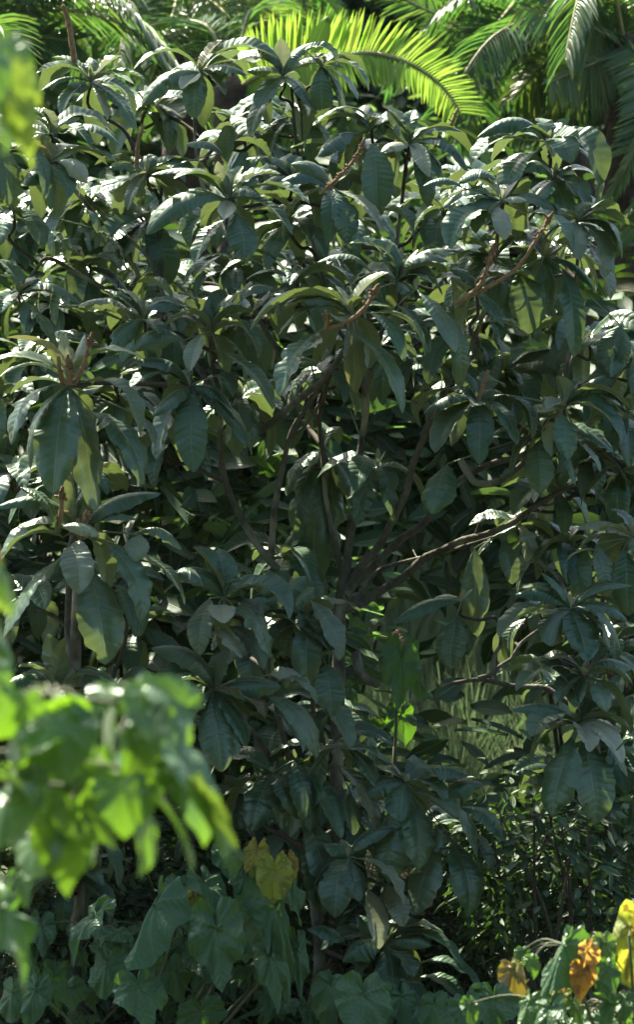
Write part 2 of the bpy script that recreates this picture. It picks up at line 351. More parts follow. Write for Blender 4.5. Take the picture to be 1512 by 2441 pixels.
a((1, 700, 830, .25, 9, [(510, 800, 55, .05, .2), (885, 860, 70, .05, .2), (880, 690, 60, -.05, .2, 1060, 730), (740, 740, 50, -.05, .2), (560, 760, 50, -.04), (620, 860, -40, .1, .1), (600, 990, -60, .1, .1), (500, 1170, 110, .12, .1, 650, 1050)]))
a((1, 1085, 955, -.15, 6, [(830, 850, 85, .06, .28), (720, 835, 65, -.05, .25), (800, 930, -30, .1, -.15, 940, 900), (690, 1090, 125, .14, .22), (1050, 770, -70, -.02), (1150, 790, -60, -.04), (1335, 825, 80, .0, .2), (1480, 965, 85, .08, .2, 1150, 930), (1245, 940, 65, .1, .3), (915, 1240, 100, .16, .1, 1070, 1050), (1165, 1240, 125, .17, .08, 1130, 1020), (1068, 1040, -65, .16, 0), (1400, 1110, 60, .1)]))
a((1, 1400, 850, .1, 6, [(1128, 662, 90, .05, .15, 1290, 770), (1560, 800, 75, .05, .25), (1300, 790, 60, -.06, .25), (1250, 900, 60, .06, .2), (1420, 740, 55, -.05, .2), (1600, 900, 70, .08, .25), (1180, 740, 60, -.03, .2)]))
a((2, 60, 900, 0, 5, [(325, 1095, -95, .1, .12, 100, 910), (150, 1150, 115, .14, .1, 90, 920), (60, 1140, 85, .15), (-120, 780, 80, .02, .25), (-200, 870, 75, .05, .25), (-20, 780, -50, -.02), (460, 1130, 90, .06, .25, 300, 1010)]))
a((2, 260, 620, .25, 6, [(45, 530, 70, .04, .28), (330, 560, 80, .05, .25), (-20, 600, 70, .06, .2), (0, 740, 120, .13, .2, 190, 640), (170, 530, 50, -.05), (200, 560, 60, .03)]))
a((2, 440, 690, .15, 5, [(335, 515, -85, -.02, .1), (310, 705, -75, .12, .1), (735, 805, 95, .06, .28), (540, 840, -55, .14, .1), (690, 612, 55, .0, .2), (460, 520, 60, -.05, .25), (350, 520, 60, -.04), (300, 1030, 130, .12, .08, 260, 690), (600, 860, 80, .1, .15), (550, 980, 100, .06)]))
a((2, 1100, 680, .1, 3, [(768, 630, 85, .06, .30), (735, 790, 130, .08, .2, 990, 670), (1245, 610, 55, -.02, .15), (1350, 885, 120, .10, .38), (1330, 1015, 100, .05, .25, 1220, 690), (1215, 770, 115, .13, .3), (885, 950, 130, .15, .2, 1050, 725), (1060, 560, 75, -.06, .2), (1160, 580, 60, -.04), (930, 640, 60, .06, .3), (1130, 740, -40, .12)]))
a((2, 1130, 860, .05, 5, [(980, 800, 70, .06, .3), (1215, 790, 50, .02, .2), (1240, 940, 80, .1, .2), (1010, 980, 90, .14, .1), (1300, 985, 80, .08, .2), (1200, 1060, 90, .1)]))
a((2, 880, 965, -.15, 5, [(660, 880, 95, .0, .32, 860, 860), (510, 870, 55, .05, .2, 700, 900), (575, 985, 75, .06, .25), (900, 1135, -90, .16, .08, 850, 980), (460, 1090, 65, .06, .25, 650, 1010), (635, 1185, 135, .16, .25, 830, 1010), (1220, 1200, 105, .1, .25, 990, 1020), (1000, 955, -45, .04), (750, 1100, 90, .1)]))
a((2, 1240, 1060, -.1, 4, [(1455, 1235, 110, .06, .35), (1250, 1230, -90, .14, .1), (1310, 970, 70, .0, .15), (1460, 1180, 60, .0, .3), (1150, 1020, 60, .05), (1380, 1320, 130, .1, .2)]))
a((4, 385, 150, -.25, 5, [(170, -45, 70, -.02, .25), (320, -70, 80, -.05, .2), (480, -5, -65, -.02, .1), (620, 35, 75, .05, .3), (690, 0, 70, -.02, .25), (130, 180, 60, .05, .2), (5, 45, 62, .06, .25, 260, 110), (445, 200, 60, .08, .1), (550, 150, 55, .06, .2), (230, -60, 55, -.06), (580, -40, 60, -.06)]))
a((4, 470, 190, -.3, 1, [(670, 480, 125, .16, .10, 485, 200), (545, 485, 110, .15, .1, 385, 265), (690, 660, 90, .02, .1, 640, 330)]))
a((4, 160, 310, -.45, 5, [(95, 170, -60, -.02, .05), (325, 95, -75, -.02, .1), (245, 240, 60, .05, .2), (60, 300, -60, .1, -.1), (432, 758, 145, .18, .12, 185, 410), (430, 520, 75, .16, .15, 250, 300), (530, 485, 75, .12, .2, 280, 300), (-190, 380, 55, .04, .2), (-320, 340, 95, .06, .25), (-190, 690, 135, .18, .12, -10, 400), (-80, 200, 60, -.05, .2), (-160, 270, 60, 0, .2), (190, 680, 90, .06)]))
a((4, 770, 720, -.1, 3, [(505, 770, 95, .08, .2), (560, 965, 150, .13, .15), (775, 1010, 110, .16, .1), (965, 915, 95, .12, .2), (1040, 890, 90, .1, .25, 890, 690), (700, 570, 60, -.03, .1), (880, 675, 60, .0, .25), (740, 735, -60, .12, 0), (640, 660, 70, -.03, .2)]))
a((4, 1180, 750, -.15, 4, [(1150, 600, 75, -.02, .1), (1395, 590, 60, -.02, .12), (1095, 745, -60, .1, .1), (1205, 990, 110, .16, .1, 1160, 780), (1430, 800, 75, .06, .25), (1455, 910, 105, .1, .25), (1250, 620, 60, -.04), (1020, 880, 90, .04, .25, 900, 690), (1500, 740, 80, .02, .3), (1360, 1050, 70, .08, .1, 1260, 930)]))
a((4, 1090, 40, -.05, 3, [(1010, 400, 150, .1, .06, 980, 80), (1400, 240, 150, .1, .15, 1250, -60), (1240, 505, 95, .16, .06, 1170, 90), (1110, 300, 90, .03, .05), (1400, 600, 140, .06, .08, 1450, 360), (1330, 200, 60, .02, .2), (870, 350, 90, .05, .1, 740, 220)]))
a((4, 760, 195, -.2, 3, [(920, 85, 75, .0, .25), (925, 140, 60, .05, .25), (640, 90, 60, 0, .2), (560, 130, 50, 0, .2), (880, 350, 80, .1, .1)]))
a((4, 1085, 870, 0, 3, [(1060, 1160, 115, .1, .06, 1060, 915), (820, 880, 70, 0, .1), (540, 1250, 150, .16, .06, 620, 1020), (1250, 1110, 60, .08, .1)]))
a((4, 1500, 520, 0, 8, [(1400, 610, 120, .1, .15, 1440, 370), (1560, 700, 100, .1), (1420, 480, 70, 0, .2)]))
a((3, 1010, 395, -.2, 5, [(700, 260, 85, .03, .22, 870, 290), (810, 330, 75, .05, .3), (1000, 220, 60, -.04, .05), (1200, 295, 75, .0, .2), (1235, 515, 110, .08, .38), (1315, 745, 110, .14, .12, 1040, 480), (900, 565, -75, .18, .05, 960, 405), (640, 480, 95, .08, .25, 880, 430), (850, 205, 60, -.05, .2, 950, 300), (655, 145, 80, -.03, .15, 820, 235), (1140, 185, 100, -.06, .2), (1300, 170, 75, .04, .25, 1150, 240)]))
a((3, 905, 650, -.2, 4, [(610, 640, 95, .08, .25), (720, 775, 100, .14, .1), (925, 1060, 130, .17, .08), (740, 1000, 120, .08, .1), (1115, 690, 75, .1, .3, 1010, 610), (1180, 920, 115, .12, .12), (1230, 960, 90, .05, .15), (640, 520, 100, .04, .25), (570, 590, 80, -.02, .25), (1115, 800, 90, .06, .25), (890, 960, 90, .03)]))
a((3, 90, 215, -.1, 5, [(388, 240, 85, .05, .25), (165, 145, -45, .03, .1), (0, 40, 90, -.02, .15), (275, 475, 115, .12, .12, 120, 250), (0, 300, 95, .1, .2), (180, 130, 55, -.03), (620, 340, 70, .0, .2, 380, 280)]))
a((3, 690, 335, -.15, 3, [(372, 250, 100, .07, .25, 640, 340), (530, 465, 85, .12, .15), (760, 395, 75, .14, .1), (560, 175, -60, -.05, .2), (700, 240, 60, -.05, .2), (270, 265, 65, -.05, .1, 600, 345), (500, 190, 60, -.08, .1)]))
a((1, 60, 1000, .1, 4, [(205, 1180, 110, .12, .1, 110, 990), (-30, 1180, 110, .1), (340, 1240, 140, .0, .1, 240, 1100), (600, 1230, 150, .0, .1, 450, 1090), (20, 900, 70, .0, .2)]))
a((1, -45, 640, -.1, 2, [(50, 975, 150, .12, .06, -30, 660), (-60, 960, 110, .1), (60, 600, 60, -.05, .2)]))
a((3, 1420, 150, -.05, 9, [(1050, 110, 60, .05, .25, 1280, 100), (1300, 10, 70, 0, .2), (1150, 240, 90, .08, .2, 1290, 180), (1190, 310, 80, .1, .2, 1480, 200)]))
for q in ((1, 700, 500, .7, 12, [(880, 560, 140, .1), (860, 640, 90, .05)]), (1, 1150, 600, .8, 12, []), (1, 1400, 560, .75, 12, [(1330, 640, 90, .1), (1440, 640, 90, .1)]), (1, 420, 950, .5, 14, []), (1, 700, 1050, .45, 14, [(560, 1240, 150, .1)]),
          (1, 1380, 1050, .3, 13, []), (2, 150, 760, .5, 10, []), (2, 600, 1000, .4, 12, []), (2, 830, 1220, .2, 12, [(790, 1250, 120, .1)]), (2, 1100, 1150, .3, 12, [(1010, 1400, 140, .1)]),
          (3, 400, 60, .4, 12, []), (3, 150, 500, .3, 12, []), (3, 800, 300, .3, 12, []), (3, 560, 700, .3, 12, []), (3, 800, 900, .35, 11, []), (3, 1150, 700, .2, 12, []), (3, 0, 700, .2, 10, []), (3, 1100, 80, .3, 12, []),
          (4, 700, 380, .3, 12, []), (4, 900, 560, .4, 12, []), (4, 1300, 420, .3, 12, []), (4, 1480, 760, .2, 12, []), (4, 600, 600, .3, 9, []), (4, 1330, 950, .25, 11, []), (4, 1150, 1150, .4, 9, []), (4, 1450, 1050, .3, 11, []), (4, 300, 450, .3, 10, []), (4, 30, 560, .2, 8, [])):
    a(q)
rq = np.random.default_rng(77)
for k in range(15):     # the far side of the crown
    yy = rq.uniform(.8, 2.3); xx = rq.uniform(60, 1480); a((0, xx, rq.uniform(410 if 640 < xx < 1250 else 270, 820), yy, 14, []))
for k in range(13): a((0, rq.uniform(40, 1500), rq.uniform(520, 960), rq.uniform(.5, .9), 13, []))
a((0, 770, 1075, .4, 2, [(700, 1290, 75, .08, .1), (745, 1420, 80, .1, .08), (800, 1330, 75, .12, .08), (680, 1180, 60, .06, .2), (860, 1240, 60, .08, .15)]))
a((0, 900, 1110, .2, 3, [(850, 1250, 70, .08, .1), (950, 1240, 60, .06, .1), (930, 1180, 55, .05, .2)]))
a = LEFT.append
a((3, 325, 650, -.6, 3, [(38, 410, 85, .06, .25), (0, 595, 70, .06, .25), (-30, 515, 70, .02, .2), (665, 490, 85, .06, .25), (300, 405, -62, -.02, .0), (400, 400, -70, -.02, .05), (50, 925, 140, .17, .2, 250, 645), (240, 1145, 190, .2, .06), (668, 890, 150, .14, .3, 400, 630), (705, 1095, 165, .16, .15, 435, 770), (455, 1245, 150, .14, .05), (745, 930, 80, .05, .2, 660, 790), (130, 1040, 90, .08)]))
a((5, 360, 150, -.65, 3, [(655, 85, 62, .05, .2), (755, -55, 105, .0, .15), (470, 170, -55, .12, .15, 290, 130), (270, 130, 95, .06, .2, 100, -60), (-10, 0, 80, .0, .25), (0, 260, 120, .1, .2, 300, 180), (10, 655, 170, .18, .08, 305, 265), (375, 438, -135, .2, .1, 385, 190), (510, 780, 195, .18, .08, 430, 330), (695, 560, 130, .16, .15, 500, 200), (345, -130, 70, -.03, .05), (430, -100, 75, -.04, .1), (645, 290, -105, .1, .1, 670, 165), (890, 490, 105, .06, .15, 665, 255), (870, 235, 85, .0, .3, 640, 160), (975, 400, 100, -.02, .3, 830, 350)]))
a((5, 262, 925, -.55, 4, [(235, 635, 100, -.03, .03), (300, 650, 60, -.02, .05), (90, 790, 85, .02, .25), (585, 905, 95, .04, .28), (-20, 900, 80, .05, .3), (345, 800, -70, -.02, .0), (120, 1100, 120, .1), (420, 1120, 120, .1)]))
for q in ((3, 330, 1080, -.3, 12, []), (3, 60, 1050, -.1, 10, []), (7, 360, 330, -.5, 12, []), (7, 330, 560, -.5, 10, []), (5, 120, 420, -.2, 11, []), (5, 620, 620, -.1, 11, [(850, 540, 110, .1)]), (5, 560, 900, -.3, 11, []), (5, 520, 400, -.3, 10, [])): a(q)
a = LOW.append
a((5, 1070, 465, -.45, 4, [(955, 705, 110, .14, .12, 1000, 470), (1065, 575, -90, .16, .1, 1040, 500), (1355, 545, 95, .1, .3, 1130, 430), (1275, 725, 150, .14, .2, 1110, 505), (1150, 720, -85, .16, .1, 1050, 600), (1170, 380, 70, -.02, .25), (935, 250, 110, -.04, .1), (840, 345, 85, .0, .25), (1245, 785, 120, .08, .15, 1090, 600), (1310, 400, 80, -.05, .3), (1050, 250, 90, -.06, .1)]))
a((5, 1020, 905, -.5, 4, [(770, 705, 100, .02, .25), (745, 915, 90, .08, .3), (845, 1150, 130, .15, .2), (1075, 735, 95, -.03, .08), (1305, 880, 110, .05, .12), (1240, 1020, 110, .1, .15), (1060, 1250, 130, .18, .06, 1000, 960), (1500, 1180, 140, .14, .22, 1270, 935), (1120, 1180, 90, .12, .1), (1165, 1140, 100, .1, .1), (1420, 830, -105, -.02, .15, 1290, 830), (1495, 950, 85, .04, .3, 1310, 870), (1440, 1170, 110, .06, .1, 1290, 1000), (1000, 1100, 60, .1)]))
a((5, 1370, 560, -.2, 5, [(1430, 640, 110, .08, .2, 1300, 560), (1500, 660, 120, .1, .1, 1440, 520), (1300, 360, 110, -.05, .1), (1480, 430, 100, .05, .15), (1600, 730, 120, .1, .1), (1340, 700, 90, .05), (1440, 380, 90, 0, .2)]))
a((6, -60, 560, -.25, 6, [(110, 720, 115, .12, .1, -30, 480), (60, 700, 80, .1), (70, 1000, 110, .14, .06, 40, 780), (150, 1160, 150, .14, .1, 0, 930), (60, 520, 80, .0, .2), (-40, 860, 110, .1)]))
a((7, 1300, 60, -.3, 8, [(1200, 300, 120, .1), (1420, 240, 130, .12), (1480, 290, 120, .15, .1, 1400, 0), (1560, 660, 130, .14, .06, 1450, 230), (1340, 230, 110, .1)]))
a((8, 60, -60, -.3, 5, [(280, 300, 110, .15, .1, 90, 10), (100, 335, 105, .15, .1, -40, 60), (280, 110, 95, .08, .1, 150, -60), (175, 330, 60, .12, .05, 160, 150), (30, 680, 160, .12, .06, -20, 290), (-60, 300, 110, .1)]))
a((8, 425, 105, -.35, 3, [(245, 160, 95, .05, .2), (700, 70, 110, .02, .25, 470, 90), (400, 255, 105, .14, .1), (745, 430, 155, .14, .22, 465, 150), (490, 475, 135, .15, .06, 450, 200), (845, 525, 105, .06, .12, 740, 330), (470, 700, 160, .12, .06, 575, 410), (730, 695, 160, .14, .08, 650, 380), (890, 355, 120, .06, .2, 690, 220), (340, 540, 150, .12, .06, 370, 220), (765, 110, 100, .02, .25, 600, 200), (600, 170, 90, .08, .2), (570, 420, 60, .1, .05, 575, 320), (0, -40, 110, .03, .2)]))
a((8, 150, 460, -.45, 3, [(330, 320, 85, .0, .2), (90, 705, 140, .16, .15), (200, 640, 95, .15, .1, 150, 480), (400, 650, -110, .14, .15, 190, 465), (410, 760, 100, .13, .08, 330, 590), (300, 860, -90, .12, .1, 240, 610), (50, 400, 60, -.02, .15), (120, 380, 60, -.04)]))
a((8, 330, 878, -.5, 4, [(145, 950, 115, .08, .3), (-20, 800, 90, .04, .2, 140, 880), (575, 825, 100, .02, .25), (660, 985, 100, .06, .3), (450, 1015, 100, .13, .15, 350, 900), (215, 740, 90, -.03, .15), (405, 760, 65, -.04, .1), (750, 1065, 115, .08, .2, 470, 975), (685, 1130, 90, .1, .15, 490, 1030), (545, 1310, 150, .15, .12, 395, 1010), (370, 1100, 120, .12, .1), (520, 880, 70, .08, .2), (180, 1060, 90, .06), (480, 770, 70, -.04, .2)]))
for q in ((5, 1180, 620, .4, 10, []), (5, 900, 1000, .35, 10, []), (5, 1350, 1050, .35, 11, []), (7, 1180, 150, .3, 11, []), (7, 1350, 350, .3, 11, []), (8, 150, 250, .4, 11, []), (8, 500, 350, .4, 10, []), (8, 250, 700, .3, 9, []), (6, 60, 1000, .4, 10, []), (5, 700, 1150, .3, 10, []), (7, 1050, 300, .3, 10, []), (5, 1350, 250, .3, 9, [(1340, 380, 110, .05), (1420, 330, 100, .05)])): a(q)
a = RIGHT.append
a((6, 1210, 520, -.3, 4, [(1070, 345, 90, .0, .15), (870, 655, 150, .12, .15, 1130, 520), (1105, 690, 110, .15, .12), (1290, 765, 150, .17, .08), (1460, 700, 115, .12, .2, 1260, 510), (1480, 560, 80, .02, .2), (950, 430, 75, .02, .2), (1040, 380, 70, -.03, .2), (1500, 400, 70, -.03, .2), (1400, 700, 90, .06)]))
a((6, 1245, 1065, -.4, 3, [(1015, 1125, 130, .13, .28), (920, 1000, 80, .04, .2), (1060, 770, 90, -.02, .2), (1300, 1185, -95, .16, .1), (1470, 1235, -95, .12, .2), (1105, 1500, 190, .16, .06, 1215, 1130), (1340, 1540, 190, .15, .06, 1275, 1140), (1500, 1300, 120, .06, .1), (1500, 1090, 90, .04, .2), (1430, 1000, 80, -.04)]))
a((6, 1270, 840, -.35, 4, [(948, 900, 120, .06, .25), (1060, 765, 75, -.02, .25), (1385, 1000, 110, .12, .1, 1320, 870), (1510, 870, 85, .02, .2), (1150, 960, 90, .08, .2), (1250, 790, -50, .02, .0), (1500, 780, 90, -.02, .25), (1230, 985, 90, .08, .2)]))
a((6, 1500, 180, -.1, 5, [(1490, 550, 120, .1, .05, 1460, 235), (1310, 160, -90, .02, .2), (1380, 450, 90, .08, .1, 1330, 210), (1240, 120, -80, .0, .2), (1180, 300, -80, .05, .2, 1350, 250), (1400, 40, 80, -.04), (1560, 300, 90, .08)]))
a((6, 960, 120, .3, 4, [(935, 400, 85, .08, .06, 890, 190), (765, 650, 115, .12, .05, 750, 230), (1010, 290, -90, .04, .2), (700, 330, 70, 0, .1), (1130, 170, 90, -.02)]))
a((6, 690, 480, .1, 0, [(365, 565, 95, .08, .15), (640, 805, 130, .1, .05, 665, 560), (560, 460, 60, -.05, .1), (240, 640, 80, .0, .1, 330, 590)]))
for q in ((6, 1420, 350, .4, 12, []), (6, 1400, 700, .3, 12, []), (6, 1130, 850, .3, 8, []), (6, 1430, 1150, .3, 12, []), (8, 1150, 40, .3, 10, []), (8, 1420, 60, .3, 10, []), (8, 1330, 200, .3, 10, []), (6, 1200, 200, .4, 10, []), (6, 1000, 560, .3, 4, [])): a(q)

def stalk(parent, pts, r, y, rng, tip=True, beads=0, lbl=None):
    P = [at(*F(c, x, yy), y - .02 * k) for k, (c, x, yy) in enumerate(pts)]
    mb = MB(); tube(mb, P, r, r * .7, 8, 5, rough=.12, rng=rng)
    C = spline(P, 9)
    for i in range(beads):
        t = rng.uniform(.1, 1); p = C[int(t * (len(C) - 1))]; d = nrm(rng.normal(size=3)); q = p + d * r * rng.uniform(1.2, 2.6)
        tube(mb, [p, (p + q) / 2 + rng.normal(0, .002, 3), q], r * .3, r * .55, 5, 2)
    o = mb.build('flower_stalk', M['stalk'], parent)
    if tip:
        mb = MB(); p = P[-1]; d = nrm(P[-1] - P[-2])
        tube(mb, [p - d * .004, p + d * .018, p + d * .045], r * 1.5, r * .5, 7, 3, rough=.3, rng=rng)
        for k in range(5):
            q = p + d * .01 + rng.normal(0, .012, 3); tube(mb, [p, q, q + rng.normal(0, .01, 3) - ZZ * .012], r * .5, r * .2, 5, 2)
        mb.build('flower_tip', M['redtip'], parent, label='reddish withered flower tip')
    return o

def tree(name_label, rootxy, nodes, whorls, seed, group, limbs, trunk_r, dust=0.0):
    rng = np.random.default_rng(seed)
    P0 = np.array((rootxy[0], rootxy[1], gh(*rootxy)))
    root = empty('broad_leaved_tree', P0, name_label, 'tree', group)
    pts = [P0 - ZZ * .15] + [at(px, py, y) for px, py, y in nodes]
    mb = MB(); tube(mb, pts, trunk_r, trunk_r * .55, 12, 7, rough=.05, rng=rng); mb.build('trunk', M['bark'], root)
    sk = [(p, trunk_r * .6) for p in spline(pts, 7)[4:]]
    for lp, r0, r1 in limbs:
        LP = [at(px, py, y) for px, py, y in lp]
        mb = MB(); tube(mb, [p + rng.normal(0, .005, 3) for p in spline(LP, 2)], r0 * .82, r1 * .8, 10, 5, rough=.11, rng=rng)
        if r0 > .011:
            C = spline(LP, 7)
            for k in range(rng.integers(1, 4)):
                p = C[rng.integers(3, len(C) - 2)]; d = nrm(rng.normal(size=3) + ZZ); tube(mb, [p, p + d * .03, p + d * rng.uniform(.05, .12) + ZZ * .02], r1 * .5, r1 * .25, 6, 3)
        mb.build('branch', M['bark'], root)
        sk += [(p, r1) for p in spline(LP, 7)[3:]]
    SP = np.array([s[0] for s in sk]); whs = []
    for (c, bx, by, y, ex, lv) in whorls:
        fx, fy = F(c, bx, by); B = at(fx, fy, y); px = pxm(y); sc = OFF[c][2]
        mb = MB()
        shoot_dir = nrm(np.array((rng.normal(0, .15), rng.normal(0, .1) - .1, 1)))
        for L in lv:
            tx, ty, wd = L[:3]; dy = L[3] if len(L) > 3 else .08; ar = L[4] if len(L) > 4 else None
            b2 = B
            if len(L) > 5: b2 = at(*F(c, L[5], L[6]), y - .35 * max(0, dy))
            T = at(*F(c, tx, ty), y - dy)
            if dust > .025: T = b2 + (T - b2) * 1.12; wd *= 1.1
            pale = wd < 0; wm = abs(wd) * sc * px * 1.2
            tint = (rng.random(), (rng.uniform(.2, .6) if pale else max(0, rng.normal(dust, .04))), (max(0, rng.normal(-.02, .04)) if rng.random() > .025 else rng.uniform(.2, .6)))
            vf = rng.random() < .55
            hang = T[2] < b2[2] - .6 * np.linalg.norm((T - b2))
            if not hang: wm *= 1.1
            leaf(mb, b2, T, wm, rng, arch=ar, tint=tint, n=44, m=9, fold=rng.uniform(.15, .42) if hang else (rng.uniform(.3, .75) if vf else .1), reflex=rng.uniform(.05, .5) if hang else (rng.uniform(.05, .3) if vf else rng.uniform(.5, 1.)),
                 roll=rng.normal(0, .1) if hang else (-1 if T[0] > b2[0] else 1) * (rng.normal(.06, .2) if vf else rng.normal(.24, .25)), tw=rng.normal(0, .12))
            if len(L) > 5:      # petiole back to the shoot
                tube(mb, [B, (B + b2) / 2 + ZZ * .004, b2], .0035, .0025, 5, 2, col=(.8, .25, .1))
        az0 = rng.uniform(0, 6.28); hero = len(lv) > 4
        for k in range(ex):
            az = az0 + k * 2.4; e = (rng.uniform(-1.25, -.6) if k % 2 else rng.uniform(-.25, .2))
            ln = rng.uniform(.19, .29); d = np.array((math.cos(az) * math.cos(e), math.sin(az) * math.cos(e), math.sin(e)))
            if hero and d[1] < 0: d[1] *= -1
            T = B + d * ln
            leaf(mb, B - ZZ * .01 * k * .3, T, ln * rng.uniform(.33, .42), rng, roll=(-1 if d[0] > 0 else 1) * rng.normal(.15, .3), fold=rng.uniform(.25, .65), reflex=rng.uniform(.05, .4), arch=rng.uniform(.18, .3), tint=(rng.random(), max(0, rng.normal(0, .04)), max(0, rng.normal(-.03, .05))), n=20, m=7)
        # the fresh tip leaves
        for k in range(2):
            d = nrm(np.array((rng.normal(0, .35), rng.normal(0, .35), 1))); leaf(mb, B, B + d * rng.uniform(.03, .07), .018, rng, arch=.05, tint=(.6, rng.uniform(.3, .8), 0), n=8, m=5)
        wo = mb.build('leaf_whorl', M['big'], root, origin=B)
        # twig to nearest suitable skeleton point
        dd = np.linalg.norm(SP - B, axis=1) + 1.6 * np.maximum(0, SP[:, 2] - (B[2] - .12)) + np.where(np.linalg.norm(SP - B, axis=1) < .06, 5, 0)
        q = SP[np.argmin(dd)]; ln = np.linalg.norm(q - B)
        m1 = B - shoot_dir * min(.10, ln * .3) + np.array((0, .02, 0)); m2 = q * .45 + B * .55 + rng.normal(0, .02, 3) - ZZ * .06 * min(1, ln); 
        mb = MB(); tube(mb, [q, q * .75 + B * .25 + rng.normal(0, .012, 3), m2, m1, B], .006 + .009 * min(1, ln), .0055, 7, 5, rough=.1, rng=rng)
        mb.build('twig', M['twig'], wo)
        SP = np.concatenate([SP, spline([q, m2, m1], 4)[2:]])
        whs.append(wo)
    return root, whs

G = 'large-leaved trees filling the thicket'
root, W = tree('tallest broad-leaved tree in the middle, its forked trunk bare above the grass', (.12, .25),
    [(800, 2300, .25), (800, 1950, .25), (808, 1600, .25), (812, 1430, .25), (830, 1330, .25)],
    MAIN, 11, G, [
    ([(830, 1340, .25), (852, 1120, .22), (868, 950, .2), (840, 830, -.1)], .022, .012),
    ([(818, 1410, .25), (780, 1200, .3), (765, 1000, .35), (800, 800, .3), (760, 620, .3)], .015, .009),
    ([(826, 1400, .25), (905, 1300, .22), (965, 1180, .15), (1010, 1040, .1), (1060, 930, 0), (1130, 850, -.05)], .021, .011),
    ([(822, 1420, .24), (900, 1340, .3), (1010, 1240, .3), (1120, 1130, .2), (1230, 1090, .1), (1330, 1010, 0)], .022, .012),
    ([(816, 1455, .25), (900, 1410, .35), (1010, 1340, .4), (1110, 1290, .35), (1230, 1240, .25), (1380, 1150, .2)], .024, .011),
    ([(820, 1440, .26), (900, 1370, .4), (1000, 1330, .5), (1200, 1270, .5)], .012, .008),
    ([(620, 1025, .15), (700, 965, .0), (775, 900, -.2), (830, 820, -.35)], .019, .012),
    ([(640, 1330, .2), (660, 1200, .1), (685, 1050, .1), (740, 960, .1), (800, 880, .2)], .017, .007),
    ([(686, 1060, .1), (720, 1020, .1), (760, 960, .15)], .009, .006),
    ([(1100, 1100, .1), (1130, 1150, .05), (1190, 1145, .0), (1250, 1110, 0), (1270, 1040, -.05)], .018, .012),
    ([(808, 1500, .25), (640, 1330, .2), (540, 1150, .15), (520, 950, 0), (500, 800, -.1)], .020, .010),
    ([(765, 1010, .35), (640, 800, .4), (560, 600, .3), (540, 500, .0)], .014, .008),
    ([(560, 600, .3), (480, 420, .5), (470, 200, .45)], .011, .007),
    ([(760, 620, .3), (720, 400, .5), (690, 200, .45)], .011, .007),
    ([(520, 950, 0), (400, 760, .2), (370, 640, .3), (300, 560, .3)], .013, .008),
    ([(370, 700, .3), (385, 560, .4), (380, 420, .4)], .013, .008),
    ([(300, 720, .3), (320, 640, .4), (200, 480, .2), (140, 400, 0)], .013, .008),
    ([(400, 760, .2), (300, 720, .3), (120, 620, .15), (50, 700, 0)], .013, .008),
    ([(868, 950, .2), (930, 700, .3), (960, 460, .3), (980, 360, .2)], .013, .008),
    ([(1010, 1040, .1), (1130, 800, .2), (1180, 600, .1), (1200, 480, -.1)], .014, .008),
    ([(1180, 600, .1), (1300, 470, .2), (1310, 360, .15)], .011, .007),
    ([(1330, 1010, 0), (1360, 800, .1), (1380, 560, .05)], .012, .008),
    ([(700, 200, .45), (722, 300, .5), (720, 420, .5)], .007, .004)], .036)
rs = np.random.default_rng(3)
def near(ws, c, x, y):
    o = at(*F(c, x, y), 0); return min(ws, key=lambda q: abs(q['_o'][0] - o[0]) + abs(q['_o'][2] - o[2]))
wq = near(W, 1, 435, 392); stalk(wq, [(1, 355, 300), (1, 345, 220), (1, 325, 100), (1, 300, 30)], .013, .3, rs, tip=False)
mb = MB(); tube(mb, [at(*F(1, 330, 130), .28), at(*F(1, 318, 80), .28), at(*F(1, 296, 28), .28)], .014, .004, 8, 4, rough=.15, rng=rs); mb.build('flower_tip', M['redtip'], wq)
stalk(near(W, 2, 60, 900), [(2, 20, 920), (2, 100, 850), (2, 180, 760), (2, 228, 660)], .0075, -.05, rs, beads=60, tip=False)
wq = near(W, 4, 760, 195)
stalk(wq, [(4, 660, 260), (4, 770, 180), (4, 815, 80), (4, 838, 10)], .010, -.3, rs, beads=14)
stalk(wq, [(4, 700, 230), (4, 830, 170), (4, 950, 90), (2, 1030, 1170), (2, 1098, 1060)], .0085, -.3, rs, beads=18)
wq = near(W, 4, 160, 310); stalk(wq, [(4, 60, 370), (4, 160, 335), (4, 235, 270), (4, 270, 210)], .010, -.5, rs, beads=10)
stalk(wq, [(4, 40, 380), (4, 50, 330), (4, 40, 290)], .008, -.5, rs, beads=16, tip=False)
stalk(near(W, 4, 770, 720), [(4, 770, 715), (4, 795, 640), (4, 815, 575)], .009, -.12, rs, beads=5, tip=False)
stalk(near(W, 1, 700, 830), [(1, 650, 800), (1, 660, 680), (1, 685, 600)], .010, .2, rs, beads=6, tip=False)
stalk(near(W, 2, 440, 690), [(2, 640, 600), (2, 672, 520)], .007, .15, rs, beads=5, tip=False)

